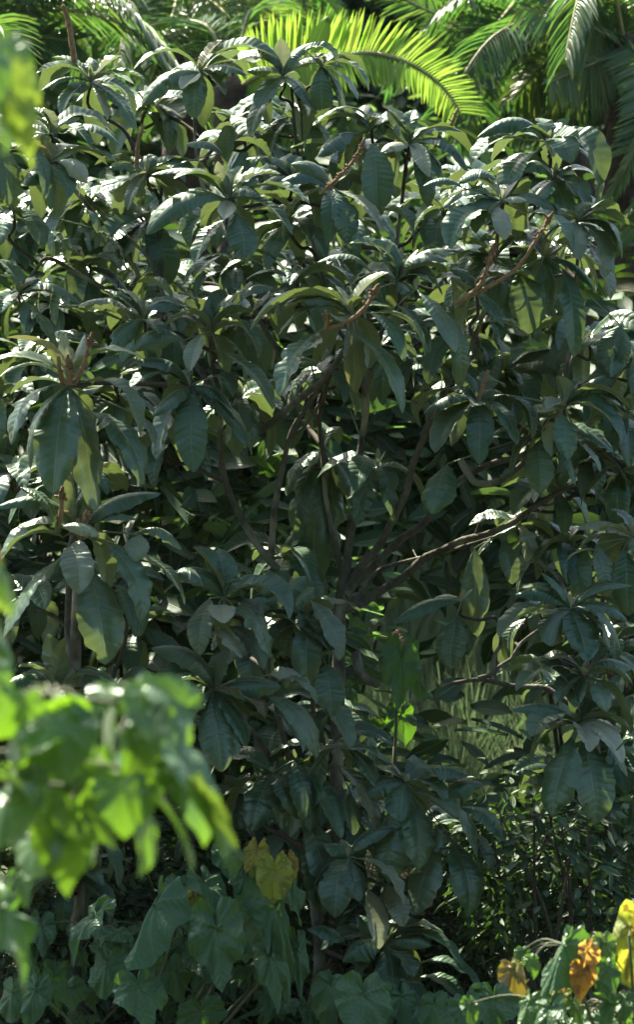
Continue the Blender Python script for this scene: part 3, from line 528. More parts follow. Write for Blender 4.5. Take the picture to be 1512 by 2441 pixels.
root, W = tree('broad-leaved tree with the two largest leaf whorls, carrying short flower stalks', (-.88, -.4),
    [(185, 2300, -.4), (190, 1900, -.45), (180, 1600, -.5), (185, 1400, -.55), (186, 1290, -.6)], LEFT, 21, G, dust=.02, trunk_r=.03, limbs=
    [([(190, 1700, -.45), (165, 1500, -.4), (175, 1200, -.45), (170, 960, -.55)], .018, .012),
     ([(188, 1800, -.45), (240, 1700, -.4), (290, 1550, -.3), (320, 1400, -.3)], .013, .008),
     ([(188, 1850, -.45), (140, 1760, -.5), (131, 1670, -.55)], .012, .008)])
wq = near(W, 3, 325, 650)
stalk(wq, [(3, 300, 645), (3, 285, 590), (3, 278, 510)], .010, -.62, rs, tip=False, beads=3)
stalk(wq, [(3, 355, 640), (3, 395, 560), (3, 425, 450)], .0095, -.64, rs, beads=6)
stalk(wq, [(3, 330, 640), (3, 335, 590), (3, 330, 550)], .009, -.65, rs, beads=14)
wq = near(W, 5, 360, 150)
stalk(wq, [(5, 272, 150), (5, 290, 70), (5, 295, -10)], .011, -.68, rs, beads=4)
stalk(wq, [(5, 390, 180), (5, 400, 100), (5, 415, 50)], .011, -.68, rs, beads=22, tip=False)

tree('low broad-leaved tree hanging its leaves over the heart-leaved shrub', (-.12, -.2),
    [(760, 2330, -.2), (745, 2100, -.2), (740, 1900, -.2), (690, 1800, -.25)], LOW, 31, G,
    [([(745, 2000, -.2), (640, 1800, -.2), (560, 1700, -.4), (510, 1650, -.5)], .016, .009),
     ([(690, 1820, -.22), (640, 1600, -.2), (560, 1440, -.4)], .014, .009),
     ([(745, 2010, -.2), (830, 1950, -.2), (940, 1880, -.3)], .014, .009),
     ([(755, 2250, -.2), (830, 2290, -.35), (915, 2255, -.5)], .012, .008),
     ([(745, 2180, -.2), (800, 2120, -.3), (830, 2050, -.42)], .012, .008),
     ([(740, 1900, -.2), (750, 1650, -.2), (700, 1480, -.2)], .013, .008)], .026, dust=.03)

tree('broad-leaved tree with dusky leaves beside the grass opening, bare forked twig reaching left', (1.2, .1),
    [(1480, 2300, .1), (1450, 2000, .0), (1420, 1800, -.1), (1400, 1640, -.15), (1385, 1480, -.2)], RIGHT, 41, G,
    [([(1410, 1700, -.1), (1300, 1640, .0), (1226, 1637, .05), (1145, 1622, .05), (1052, 1640, .05)], .015, .009),
     ([(1145, 1622, .05), (1180, 1570, .1), (1194, 1520, .1), (1196, 1470, .1)], .010, .007),
     ([(1155, 1626, .05), (1225, 1560, .15), (1245, 1530, .2), (1330, 1480, .2)], .010, .008),
     ([(1385, 1480, -.2), (1330, 1380, .2), (1240, 1300, .3)], .013, .007),
     ([(1400, 1600, -.15), (1450, 1400, -.1), (1500, 1290, -.1)], .012, .008),
     ([(1430, 1850, -.1), (1400, 1760, -.3), (1380, 1730, -.4)], .012, .009)], .030, dust=.02)
# curved cut limb low on the middle tree
mb = MB(); tube(mb, [at(*F(6, 185, 735), .1), at(*F(6, 200, 800), .05), at(*F(6, 235, 850), .02), at(*F(6, 292, 878), 0)], .020, .017, 9, 6, rough=.06, rng=rs)
rt = [o for o in bpy.data.objects if o.name == 'broad_leaved_tree'][0]; mb.build('branch', M['bark'], rt)

# ------------------------------------------------------------------ heart-leaved plants
def plant(name, label, cat, rootxy, spec, y0, seed, mat='heart', group=None, extra=0, box=None, shape='heart', stems=None, big=None, lm=1.0):
    rng = np.random.default_rng(seed); P0 = np.array((rootxy[0], rootxy[1], gh(*rootxy)))
    root = empty(name, P0, label, cat, group); mb = MB(); st = MB()
    hubs = [at(*h) for h in (stems or [])]
    if hubs:
        for h in hubs: tube(st, [P0 - ZZ * .05, P0 * .6 + h * .4 + rng.normal(0, .04, 3), h] if mat != 'near' else [P0 - ZZ * .05, np.array((P0[0], P0[1], h[2] - .12)), P0 * .5 + h * .5 + ZZ * (h[2] - P0[2]) * .5 + rng.normal(0, .02, 3), h], .011, .005, 7, 6, rough=.05, rng=rng)
    def add(A, T, wm, tint, shp, target, **k):
        if mat == 'near': k.update(roll=rng.normal(0, .6), droop=rng.uniform(.15, .45), wr=.25)
        heart(target, A, T, wm, rng, tint=tint, shape=shp, **k)
        if hubs:
            h = min(hubs, key=lambda q: np.linalg.norm(q - A)); mid = (A + h) / 2 + np.array((0, .03, .02)); tube(st, [h, mid, A + np.array((0, .006, 0)), A], .003, .0022, 5, 4, col=(0, 0, 0))
    for s in spec:
        c, ax, ay, tx, ty, wd = s[:6]; shp = s[6] if len(s) > 6 and s[6] else shape; y = y0 + (s[7] if len(s) > 7 else rng.uniform(-.1, .1)); dy = s[8] if len(s) > 8 else None
        A = at(*F(c, ax, ay), y); px = pxm(y) * OFF[c][2]; Lp = math.hypot(tx - ax, ty - ay) * px
        dy = Lp * rng.uniform(.2, .7) if dy is None else dy
        T = at(*F(c, tx, ty), y - dy); tint = s[9] if len(s) > 9 else (rng.random(), max(0, rng.normal(0, .05)), 0)
        if len(s) > 10:
            m2 = MB(); add(A, T, wd * px * lm, tint, shp, m2, cup=.3); m2.build('withered_leaf' if s[10] == 'dry' else 'leaf', M[s[10]], root, label=s[11])
        else: add(A, T, wd * px * lm, tint, shp, mb)
    for k in range(extra):
        x0, x1, ya, yb, yf, yk, sz = box; y = rng.uniform(yf, yk); A = at(rng.uniform(x0, x1), rng.uniform(ya, yb), y)
        ln = sz * rng.uniform(.6, 1.15); d = nrm(np.array((rng.normal(0, .5), rng.uniform(-1, .2), rng.uniform(-1.3, .1))))
        add(A, A + d * ln, ln * rng.uniform(.75, 1.0), (rng.random(), max(0, rng.normal(0, .06)), 0), shape, mb)
    mb.build('foliage', M[mat], root)
    if hubs: st.build('stem', M['stem'], root)
    return root

HS = [(7, 455, 735, 300, 945, 190, 'lobed', -.1), (7, 735, 685, 600, 985, 240, 'round', -.2), (7, 510, 968, 480, 1135, 220, 'round', -.15), (7, 1030, 795, 1060, 1115, 290, 'lobed', -.25, .08),
      (7, 665, 1080, 720, 1290, 280, 'lobed', -.3, .1), (7, 60, 1100, 40, 1250, 190, 'round', -.1), (7, 170, 1090, 130, 1260, 160, 'round', -.12), (7, 330, 1080, 350, 1200, 230, 'lobed', 0),
      (7, 975, 580, 1060, 730, 200, 'round', 0), (7, 850, 590, 840, 690, 170, 'round', .05), (7, 1085, 420, 1090, 560, 160, 'heart', .1), (7, 1315, 700, 1400, 1165, 220, 'lobed', -.15, .1),
      (7, 1120, 700, 1130, 830, 190, 'lobed', -.1), (7, 1210, 840, 1220, 930, 170, 'round', .1), (7, 1390, 600, 1440, 800, 120, 'lobed', -.1), (7, 1290, 930, 1330, 1190, 170, 'lobed', -.2),
      (7, 960, 1190, 990, 1330, 260, 'lobed', -.1), (7, 830, 1000, 880, 1180, 190, 'lobed', .1), (7, 1420, 900, 1440, 1140, 130, 'lobed', -.1), (7, 490, 880, 470, 960, 160, 'lobed', .1),
      (7, 1010, 830, 960, 900, 230, 'round', 0), (7, 560, 820, 640, 870, 140, 'heart', .05), (7, 1170, 560, 1120, 660, 150, 'lobed', 0),
      (7, 1310, 520, 1310, 680, 190, 'round', -.15, .03, (.8, .2, 0), 'yellow', 'yellow-green scorched leaf'), (7, 1225, 425, 1195, 550, 140, 'round', -.05, .03, (.2, .1, .25), 'yellow', 'olive and yellow leaf'),
      (7, 1370, 480, 1380, 590, 110, 'round', -.1, .03, (.6, .2, .4), 'yellow', 'brown-edged yellow leaf'), (7, 925, 650, 920, 740, 100, 'round', .02, .02, (.7, .2, .35), 'yellow', 'small yellow leaf'),
      (7, 985, 645, 990, 740, 110, 'heart', .03, .02, (.7, .25, 0), 'yellow', 'pale yellow-green leaf'),
      (7, 1100, 445, 1120, 560, 170, 'heart', .0, .03, (.3, .3, 0))]
plant('heart_leaved_shrub', 'shrub with large lobed veined leaves and a scorched yellow top, below the leaf whorls', 'shrub', (-.55, -.85), HS, -.85, 51,
      extra=64, box=(20, 735, 2200, 2480, -.8, -.3, .13), stems=[(650, 2080, -.7), (560, 2220, -.7), (420, 2200, -.7), (240, 2220, -.7), (620, 2330, -.7), (330, 2370, -.75), (80, 2350, -.7), (690, 2260, -.8), (500, 2400, -.7)], shape='lobed')
HB = [(8, 220, 1115, 230, 1330, 300, 'round', -.2, .1), (8, 60, 1060, 0, 1200, 170, 'heart', 0), (8, 690, 1185, 640, 1330, 250, 'round', -.15, .08), (8, 690, 1180, 760, 1300, 130, 'heart', -.2), (8, 840, 1135, 850, 1330, 270, 'lobed', -.05, .08),
      (8, 310, 1080, 290, 1160, 130, 'heart', -.1), (8, 400, 1120, 430, 1280, 160, 'heart', .1), (8, 760, 1090, 700, 1120, 130, 'round', 0), (8, 560, 1160, 540, 1290, 190, 'round', .05), (8, 930, 1100, 930, 1200, 130, 'round', 0)]
plant('heart_leaved_shrub', 'low shrub of round heart leaves at the foot of the lowest leaf whorl', 'shrub', (.15, -1.0), HB, -.95, 52, shape='heart',
      extra=26, box=(730, 1240, 2380, 2490, -.9, -.5, .12), stems=[(860, 2370, -.9), (1100, 2400, -.9), (1170, 2380, -.8), (780, 2400, -.8)])
HR_ = [(10, 905, 1650, 700, 2080, 330, 'round', -.1, .1, (.2, .02, 0)), (10, 1130, 1600, 1080, 1760, 250, 'heart', .1, .02, (.9, .25, 0)), (10, 1250, 1620, 1290, 1880, 220, 'heart', .0, .04, (1, .35, 0)),
       (10, 540, 1690, 550, 1790, 160, 'round', .1, .02), (10, 620, 1770, 650, 1930, 160, 'heart', -.05, .03), (10, 790, 2180, 740, 2480, 330, 'lobed', -.2, .08), (10, 600, 2120, 520, 2400, 260, 'heart', -.1, .06, (.9, .1, 0)),
       (10, 1290, 1830, 1350, 2060, 190, 'heart', -.15, .04), (10, 1290, 2140, 1180, 2030, 150, 'heart', -.2, .03), (10, 1290, 2150, 1250, 2400, 150, 'heart', -.2, .03), (10, 1000, 2150, 1060, 2330, 170, 'heart', -.05, .04, (1, .2, 0)),
       (10, 1240, 1920, 1330, 2150, 170, 'heart', -.1, .05), (10, 1440, 2100, 1420, 2300, 200, 'heart', -.05, .05), (10, 80, 2150, 120, 2350, 170, 'heart', 0, .04),
       (10, 1535, 1510, 1490, 2040, 440, 'round', .05, .05, (1, .2, 0), 'yellow', 'large bright yellow-green leaf with dark blotches'),
       (10, 850, 1960, 800, 2160, 250, 'round', .08, .04, (1, .2, .1), 'yellow', 'yellow leaf showing below the dark one'), (10, 1040, 1640, 1000, 1900, 150, 'heart', .08, .02, (1, .2, .1), 'yellow', 'yellow-green backlit leaf'),
       (10, 500, 1780, 480, 1850, 120, 'round', .1, .02, (.8, .3, .1), 'yellow', 'small yellow leaf beside the dark thicket'), (10, 470, 1850, 560, 2080, 270, 'round', .1, .04, (.2, .0, .5)),
       (10, 1330, 1640, 1350, 1830, 190, 'heart', .1, .03, (1, .3, 0), 'yellow', 'lime leaf above the orange ones'), (10, 900, 2050, 850, 2200, 190, 'heart', .05, .03, (1, .25, 0), 'yellow', 'lime leaf under the dark broad one'),
       (10, 1480, 2150, 1400, 2260, 160, 'heart', .05, .03, (1, .3, 0), 'yellow', 'lime green leaf at the frame edge'),
       (10, 1110, 1680, 1150, 2010, 210, 'oval', -.12, .02, (.7, .15, 0), 'dry', 'orange withered hanging leaf'), (10, 1040, 1850, 1050, 2160, 200, 'oval', -.14, .03, (.9, .0, .1), 'dry', 'curled orange withered leaf'), (10, 930, 1900, 900, 2050, 130, 'lobed', 0, .03, (.1, 0, .7), 'dry', 'brown withered leaf')]
plant('heart_leaved_shrub', 'sunlit shrub with orange withered leaves and bright yellow-green leaves', 'shrub', (1.1, -2.9), HR_, -2.9, 53,
      extra=14, box=(1240, 1512, 2400, 2480, -2.8, -2.5, .12), stems=[(1345, 2250, -2.9), (1430, 2240, -2.9), (1310, 2390, -3), (1440, 2390, -3), (1500, 2230, -2.9)])
plant('heart_leaved_vine', 'vine with one broad drooping green leaf against the grass opening', 'vine', (.35, .1),
      [(6, 400, 755, 385, 1010, 195, 'lobed', -.1, .06, (.3, .03, 0)), (6, 370, 715, 350, 790, 100, 'round', .0, .02, (1, .5, 0)), (6, 470, 830, 500, 960, 110, 'heart', .1, .04), (6, 400, 1020, 430, 1180, 170, 'heart', .1, .04), (6, 160, 900, 190, 1010, 90, 'heart', .1, .02)], .1, 54,
      stems=[(950, 1560, .1), (940, 1780, .15)])

# the blurred branch of leaves close to the camera (5 m away)
NS = [(9, 900, 1000, 1060, 1370, 300, None, 0), (9, 640, 1060, 660, 1480, 360, None, .1), (9, 800, 960, 880, 1180, 230, None, .1), (9, 730, 1540, 740, 1830, 290, None, -.1), (9, 950, 1640, 1180, 2030, 240, None, -.1),
      (9, 1130, 1400, 1430, 1900, 210, None, -.05), (9, 1130, 1540, 1240, 1850, 240, None, .1), (9, 330, 1150, 380, 1480, 340, None, -.1), (9, 170, 1130, 40, 1420, 300, None, 0), (9, 110, 1480, 20, 1900, 330, None, 0),
      (9, 440, 1500, 430, 1850, 380, None, 0), (9, 360, 1730, 400, 2170, 270, None, .1), (9, 860, 1760, 850, 2060, 240, None, .05), (9, 230, 1830, 180, 2080, 300, None, .1), (9, 560, 1350, 520, 1650, 300, None, .1),
      (9, 640, 960, 600, 1100, 200, None, .1), (9, 480, 1060, 600, 1280, 210, None, -.05), (9, 60, 1060, -40, 1250, 240, None, .05), (9, 240, 1000, 330, 1160, 200, None, .1), (9, 1040, 1130, 1090, 1400, 200, None, .12),
      (9, 880, 1400, 800, 1640, 230, None, .1), (9, 30, 1620, -20, 1900, 200, None, -.1), (9, 290, 1560, 300, 1700, 150, None, -.1), (9, 380, 1640, 400, 1800, 120, None, -.1), (9, 1010, 1440, 1100, 1680, 180, None, -.02),
      (9, 700, 1220, 760, 1440, 220, None, -.08), (9, 1060, 1370, 1250, 1720, 220, None, -.1), (9, 1210, 1560, 1425, 1900, 170, None, -.15, .01, (1, .5, 0)), (9, 960, 1100, 1090, 1380, 200, None, .05, .01, (1, .6, 0)), (9, 140, 1010, 120, 1180, 180, None, -.1), (9, 560, 1780, 560, 2000, 230, None, .12)]
plant('near_shrub', 'out-of-focus leafy bough of bright green pointed leaves, close to the viewer', 'shrub', (-1.3, -6.8), NS, -6.9, 61, mat='near', shape='oval',
      extra=14, box=(-60, 440, 1660, 1930, -7.0, -6.7, .12), stems=[(350, 1680, -6.9), (120, 1660, -6.9), (250, 1880, -6.9), (80, 1850, -6.9), (430, 1850, -6.9), (200, 1990, -6.8)], group='out-of-focus plants close by', lm=1.5)
plant('near_shrub', 'out-of-focus twig of blurred leaves at the edge, above the green bough', 'shrub', (-1.45, -7.1),
      [(9, -40, 600, 60, 820, 200, None, .1, .01, (1, .4, 0)), (9, -50, 820, 70, 1000, 200), (9, -40, 350, 70, 520, 150, None, .1, .01, (1, .5, 0)), (9, -70, 900, 30, 1200, 250), (9, -40, 240, 30, 470, 130), (9, 10, 300, 95, 540, 130), (9, -40, 600, 100, 950, 230), (9, -60, 560, 10, 760, 140), (9, -30, 760, 60, 1100, 190), (9, -20, 130, 40, 240, 90, None, 0, .01, (.6, .3, 1.0))], -7.0, 62, mat='near', shape='oval',
      stems=[(-30, 1500, -7), (-30, 1350, -7)], group='out-of-focus plants close by')
plant('near_shrub', 'out-of-focus hanging leaves, lime green, over the top left leaf whorl', 'shrub', (-1.5, -7.2),
      [(1, 10, 240, 80, 560, 270, None, .1), (1, 50, 420, 130, 800, 190, None, 0, .01, (1, .6, 0)), (1, 80, 330, 200, 500, 150, None, .05, .01, (1, .6, 0)), (1, -30, 480, 60, 720, 190, None, .05), (1, -60, 250, 10, 480, 220, None, .0), (1, -20, 600, 110, 700, 120, None, .1, .01, (1, .5, 0))], -7.1, 63, mat='near', shape='oval',
      stems=[(-30, 180, -7.1), (-35, 400, -7.1)], group='out-of-focus plants close by')
plant('near_shrub', 'single large dark leaf and a pale-tipped one, slightly out of focus, under the green bough', 'shrub', (-1.4, -6.2),
      [(7, 10, 700, 160, 1120, 250, None, 0), (7, -60, 560, 60, 640, 160, None, .1), (7, 90, 560, 130, 700, 130, None, .1), (7, -80, 200, 20, 380, 200, None, -.2, .02, (1, .3, 0))], -6.3, 64, mat='heart', shape='point', stems=[(-40, 2150, -6.3)], group='out-of-focus plants close by')

# ------------------------------------------------------------------ small-leaved bushes
def bush(name, label, cat, px, py, y, rx, ry, rz, n, ln, mat, seed, group=None, droop=.6, nst=7, rootdx=0, clump=26):
    """px,py centre in the picture, y depth; rx, ry, rz radii in metres"""
    rng = np.random.default_rng(seed); Cc = at(px, py, y); P0 = np.array((Cc[0] + rootdx, y, gh(Cc[0] + rootdx, y)))
    root = empty(name, P0, label, cat, group); mb = MB(); nc = max(4, n // clump)
    cl = rng.normal(size=(nc, 3)); cl /= np.linalg.norm(cl, axis=1)[:, None]; cl *= (rng.random((nc, 1)) ** .45)
    cl = cl * np.array((rx, ry, rz)) + Cc; cl[:, 2] = np.maximum(cl[:, 2], P0[2] + .05)
    idx = rng.integers(0, nc, n); p = cl[idx] + rng.normal(0, 1, (n, 3)) * ln * 1.5
    out = p - cl[idx]; ax = nrm_rows(out * np.array((1, 1, .4)) / ln + rng.normal(0, .5, (n, 3)) + np.array((0, 0, -droop)))
    no = nrm_rows(rng.normal(0, .55, (n, 3)) + np.array((0, -.25, 1)))
    scatter(mb, p, no, ax, ln * rng.uniform(.6, 1.3, n), ln * rng.uniform(.3, .5, n), rng, np.stack([rng.random(n), np.clip(rng.normal(0, .08, n), 0, 1), np.clip(rng.normal(-.1, .12, n), 0, 1)], 1))
    mb.build('crown' if cat == 'tree' else 'foliage', M[mat], root)
    st = MB()
    for k in range(nst):
        q = cl[k % nc]; tube(st, [P0 - ZZ * .05, P0 * .5 + q * .5 + rng.normal(0, .06, 3), q], .010 + .02 * rz * .4, .004, 6, 5, rough=.08, rng=rng)
    for k in range(min(nc, 60)):
        q = cl[k]; b = cl[rng.integers(0, nc)]
        if np.linalg.norm(q - b) < 1.0 * max(rx, rz): tube(st, [b, (q + b) / 2 + rng.normal(0, .03, 3), q], .004, .002, 5, 3)
    st.build('trunk' if cat == 'tree' else 'stem', M['twig'], root)
    return root
def nrm_rows(v): return v / (np.linalg.norm(v, axis=1)[:, None] + 1e-9)

g1 = 'small-leaved bushes in the thicket'
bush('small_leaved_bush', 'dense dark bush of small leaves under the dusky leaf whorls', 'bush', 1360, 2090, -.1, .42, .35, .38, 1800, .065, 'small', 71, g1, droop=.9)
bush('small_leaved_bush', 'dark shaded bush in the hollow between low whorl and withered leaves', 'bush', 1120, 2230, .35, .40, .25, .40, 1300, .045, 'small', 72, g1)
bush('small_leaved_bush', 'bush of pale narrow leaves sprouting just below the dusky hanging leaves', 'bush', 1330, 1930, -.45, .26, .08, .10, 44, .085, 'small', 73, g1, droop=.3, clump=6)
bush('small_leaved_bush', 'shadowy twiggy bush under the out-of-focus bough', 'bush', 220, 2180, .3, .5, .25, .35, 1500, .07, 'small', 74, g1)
for q, (x_, y_, d_, r_, lb_) in enumerate([(-420, 700, 1.6, .8, 'outside the view, shading the left whorls'), (-480, 1500, .6, .75, 'outside the view beside the near bough')]):  # unseen trees added as shade casters on the left
    bush('added_shade_tree', 'dense leafy tree added for shade, ' + lb_, 'tree', x_, y_, d_, r_, .6, .9, 5000, .12, 'small', 80 + q, 'unseen trees added to shade the thicket')

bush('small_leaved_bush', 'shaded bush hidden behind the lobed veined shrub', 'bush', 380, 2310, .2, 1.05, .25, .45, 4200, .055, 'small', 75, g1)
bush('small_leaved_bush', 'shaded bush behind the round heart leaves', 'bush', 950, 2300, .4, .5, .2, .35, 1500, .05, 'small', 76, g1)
g2 = 'green bushes behind the broad-leaved trees'
sp = [(150, 1000, 2.6, .6, .7), (420, 1080, 2.6, .5, .6), (700, 1180, 2.4, .40, .35), (1000, 1040, 3.0, .35, .18), (1380, 1150, 2.7, .6, .5), (100, 1450, 1.7, .5, .8), (420, 1480, 1.6, .5, .8), (660, 1560, 1.5, .35, .6),
      (1600, 1500, 1.9, .38, .7), (650, 860, 3.2, .8, .5), (1250, 900, 3.2, .8, .5), (200, 860, 3.2, .8, .5), (300, 1900, 1.4, .8, .6), (760, 2080, 1.0, .4, .3), (1500, 2040, 1.5, .4, .4), (930, 940, 2.8, .5, .4), (900, 760, 3.3, .7, .3)]
lab = ['behind the left upper leaves', 'behind the whorls left of the fork', 'seen through the fork of the middle tree', 'seen between the spreading right limbs', 'behind the drooping leaves near the right edge', 'behind the two big flowering whorls',
       'behind the left lower leaves', 'beside the lower trunk', 'behind the dusky whorls', 'under the uppermost leaf whorls', 'behind the large arching leaves', 'behind the upper left crown', 'in shade behind the near bough', 'between the low hanging leaves',
       'behind the pale narrow-leaved bush', 'just above the trunk fork', 'below the bright palm frond']
for k, ((x, y, d, r1, r2), lb) in enumerate(zip(sp, lab)):
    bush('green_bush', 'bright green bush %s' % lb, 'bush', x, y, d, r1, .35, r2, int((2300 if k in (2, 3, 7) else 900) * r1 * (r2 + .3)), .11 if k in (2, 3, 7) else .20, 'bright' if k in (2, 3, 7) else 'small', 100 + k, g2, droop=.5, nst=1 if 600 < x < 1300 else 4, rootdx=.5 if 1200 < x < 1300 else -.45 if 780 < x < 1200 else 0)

# ------------------------------------------------------------------ grass behind the gap
def grass():
    rng = np.random.default_rng(5); mb = MB(); N = 42000
    x = rng.uniform(-.6, 2.0, N); y = rng.uniform(1.6, 6.5, N)
    # tussocks
    tx = rng.uniform(-1.3, 2.6, 520); ty = rng.uniform(2.0, 12.0, 520); k = rng.integers(0, 520, N)
    x = tx[k] + rng.normal(0, .05, N); y = ty[k] + rng.normal(0, .05, N)
    z = np.array([gh(a, b) for a, b in zip(x, y)]); p = np.stack([x, y, z], 1)
    out = np.stack([x - tx[k], y - ty[k], np.zeros(N)], 1) * 7 + rng.normal(0, .75, (N, 3)); out[:, 2] = 1.0
    ax = nrm_rows(out); no = nrm_rows(np.stack([out[:, 0], out[:, 1] - .2, np.full(N, .3)], 1) + rng.normal(0, .2, (N, 3)))
    ln = rng.uniform(.2, .5, N); scatter(mb, p, no, ax, ln, np.full(N, .007), rng, np.stack([rng.random(N), np.clip(rng.normal(.05, .12, N), 0, 1), np.clip(rng.normal(-.05, .1, N), 0, .6)], 1), bend=.55)
    g = mb.build('grass', M['grass']); g['kind'] = 'stuff'; g['label'] = 'pale feathery grass behind the trunk gap'; g['category'] = 'grass'
grass()
def plume(px, py, y, hgt, lbl):
    rng = np.random.default_rng(int(px)); T = at(px, py, y); P0 = np.array((T[0] + .05, y, gh(T[0], y))); root = empty('grass_plume', P0, lbl, 'grass plume')
    mb = MB(); tube(mb, [P0, (P0 + T) / 2 + np.array((.02, 0, 0)), T], .003, .002, 5, 6); mb.build('stem', M['stem'], root)
    mb = MB()
    for k in range(90):
        t = rng.random(); p = T - ZZ * hgt * (1 - t) ; d = nrm(np.array((rng.normal(0, .5), rng.normal(0, .4), .8))); tube(mb, [p, p + d * .03 * (1.3 - t), p + d * .06 * (1.3 - t) - ZZ * .01], .0013, .0007, 4, 2)
    mb.build('plume', M['plume'], root)
plume(948, 1500, 1.2, .13, 'pinkish feathery grass plume standing in the grass opening')

# ------------------------------------------------------------------ palms
def frond(root, pts, ys, up, dn, n, seed, mat='palm', ang=(75, 35), nv=(0, -1, .25), tints=(.5, 0, 0), droop=.12, wid=.016, jit=.06, rr=.009, world=False):
    rng = np.random.default_rng(seed)
    if world: P = pts
    else:
        if not hasattr(ys, '__len__'): ys = [ys] * len(pts)
        P = [at(px, py, y) for (px, py), y in zip(pts, ys)]
    C = spline(P, 10); seg = np.linalg.norm(np.diff(C, axis=0), axis=1); s = np.concatenate([[0], np.cumsum(seg)]); s /= s[-1]
    t = np.linspace(.06, 1, n); c = np.stack([np.interp(t, s, C[:, k]) for k in range(3)], 1)
    T = np.gradient(C, axis=0); T = nrm_rows(np.stack([np.interp(t, s, T[:, k]) for k in range(3)], 1))
    NV = np.array(nv, float); mbx = MB()
    k_ = pxm(ys[0] if not world else 0) if not world else 1.0
    for sg, ln0 in ((1, up), (-1, dn)):
        if ln0 <= 0: continue
        sd = nrm_rows(np.cross(NV[None], T)) * -sg
        A = np.radians(np.interp(t, [0, 1], ang))[:, None] + rng.normal(0, jit, (n, 1))
        ax = nrm_rows(T * np.cos(A) + sd * np.sin(A) + rng.normal(0, jit, (n, 3)) + NV[None] * .12)
        prof = np.clip(np.minimum(1, .55 + t * 2.2) * np.clip(1.25 - t, .3, 1) ** .5, .3, 1)
        ln = ln0 * k_ * prof * rng.uniform(.88, 1.08, n)
        no = nrm_rows(NV[None] + sd * .5 + rng.normal(0, .18, (n, 3)))
        tn = np.stack([np.clip(rng.normal(tints[0], .25, n), 0, 1), np.clip(rng.normal(tints[1], .05, n), 0, 1), np.clip(rng.normal(tints[2], .08, n), 0, 1)], 1)
        scatter(mbx, c, no, ax, ln, np.full(n, wid), rng, tn, bend=0)
        # gravity droop on the outer half of each leaflet
        V = mbx.v[-1].reshape(n, 15, 3); tt = np.repeat(np.array([0, .22, .5, .78, 1.]), 3)[None, :, None]; V[:, :, 2:3] -= droop * ln[:, None, None] * tt ** 2
    fo = mbx.build('frond', M[mat], root); mb = MB(); tube(mb, P, rr, rr * .35, 7, 8); mb.build('rachis', M['rachis'], fo)
    return fo

def palm(label, crown, y, lean=0, r=.11, seed=0):
    Cc = at(crown[0], crown[1], y); P0 = np.array((Cc[0] + lean, y, gh(Cc[0] + lean, y))); root = empty('palm_tree', P0, label, 'palm', 'palms behind the broad-leaved trees')
    rng = np.random.default_rng(seed); mb = MB(); tube(mb, [P0 - ZZ * .1, P0 * .5 + Cc * .5 + np.array((.04, 0, 0)), Cc], r * 1.15, r, 14, 26, rough=.13, rng=rng)
    mb.build('trunk', M['ptrunk'], root); return root, Cc
def arcs(root, Cc, n, seed, az=(0, 360), L=(1.2, 1.7), el=(10, 60), dn=.26, mat='palm', tb=0, dens=70):
    rng = np.random.default_rng(seed)
    for k in range(n):
        a_ = R(rng.uniform(*az)); e = R(rng.uniform(*el)); l = rng.uniform(*L); h = np.array((math.cos(a_), math.sin(a_), 0))
        P = [Cc, Cc + h * l * .35 * math.cos(e) + ZZ * l * .38 * math.sin(e), Cc + h * l * .72 * math.cos(e * .6) + ZZ * l * (.45 * math.sin(e) - .10), Cc + h * l * math.cos(e * .6) + ZZ * l * (.45 * math.sin(e) - .38)]
        frond(root, P, None, dn, dn, dens, seed * 100 + k, mat, nv=tuple(np.array((rng.normal(0, .3), rng.normal(0, .2), 1))), droop=rng.uniform(.2, .6), world=True, tints=(.5, 0, tb), wid=.018, rr=.012)

rp, c1 = palm('palm with a slanting crown of glossy fronds beside its shaggy dark trunk', (1490, 105), 4.6, seed=1)
frond(rp, [(1490, 105), (1400, 62), (1330, 42), (1250, 20)], [4.6, 4.3, 4.1, 4.0], 75, 130, 64, 1, ang=(80, 40), droop=.35, tints=(.7, .1, 0))
frond(rp, [(1490, 110), (1430, 145), (1370, 170), (1312, 197)], [4.6, 4.3, 4.2, 4.0], 60, 120, 60, 2, ang=(75, 35), droop=.4, tints=(.6, .1, .1))
frond(rp, [(1485, 120), (1446, 155), (1410, 215), (1365, 290)], [4.6, 4.4, 4.3, 4.2], 70, 90, 60, 3, ang=(60, 30), nv=(.5, -1, .3), tints=(.3, 0, 0))
frond(rp, [(1490, 100), (1400, 110), (1300, 150), (1230, 230)], [4.7, 4.6, 4.5, 4.5], 100, 140, 70, 4, ang=(75, 35), droop=.4, tints=(.6, .05, .1))
frond(rp, [(1490, 105), (1440, 200), (1330, 260), (1240, 300)], [4.8, 4.8, 4.8, 4.8], 110, 120, 70, 5, ang=(75, 35), droop=.3, tints=(.6, .0, .1))
frond(rp, [(1500, 100), (1535, 160), (1540, 260), (1500, 360)], [4.5, 4.1, 3.9, 3.8], 110, 110, 64, 6, ang=(80, 45), tints=(.4, .12, 0))
frond(rp, [(1500, 120), (1560, 260), (1520, 350), (1440, 500)], [4.5, 3.9, 3.7, 3.7], 70, 80, 60, 7, ang=(30, 18), tints=(.4, .15, 0))
frond(rp, [(1500, 150), (1570, 330), (1530, 470), (1470, 560)], [4.5, 4.0, 3.8, 3.8], 70, 80, 60, 8, ang=(35, 20), tints=(.4, .12, 0))
frond(rp, [(1490, 100), (1430, 20), (1350, -30)], [4.6, 4.5, 4.4], 110, 150, 60, 9, droop=.5, tints=(.6, .05, 0))
arcs(rp, c1, 9, 12, az=(60, 300), L=(.9, 1.3))
mb = MB(); rr_ = np.random.default_rng(8)
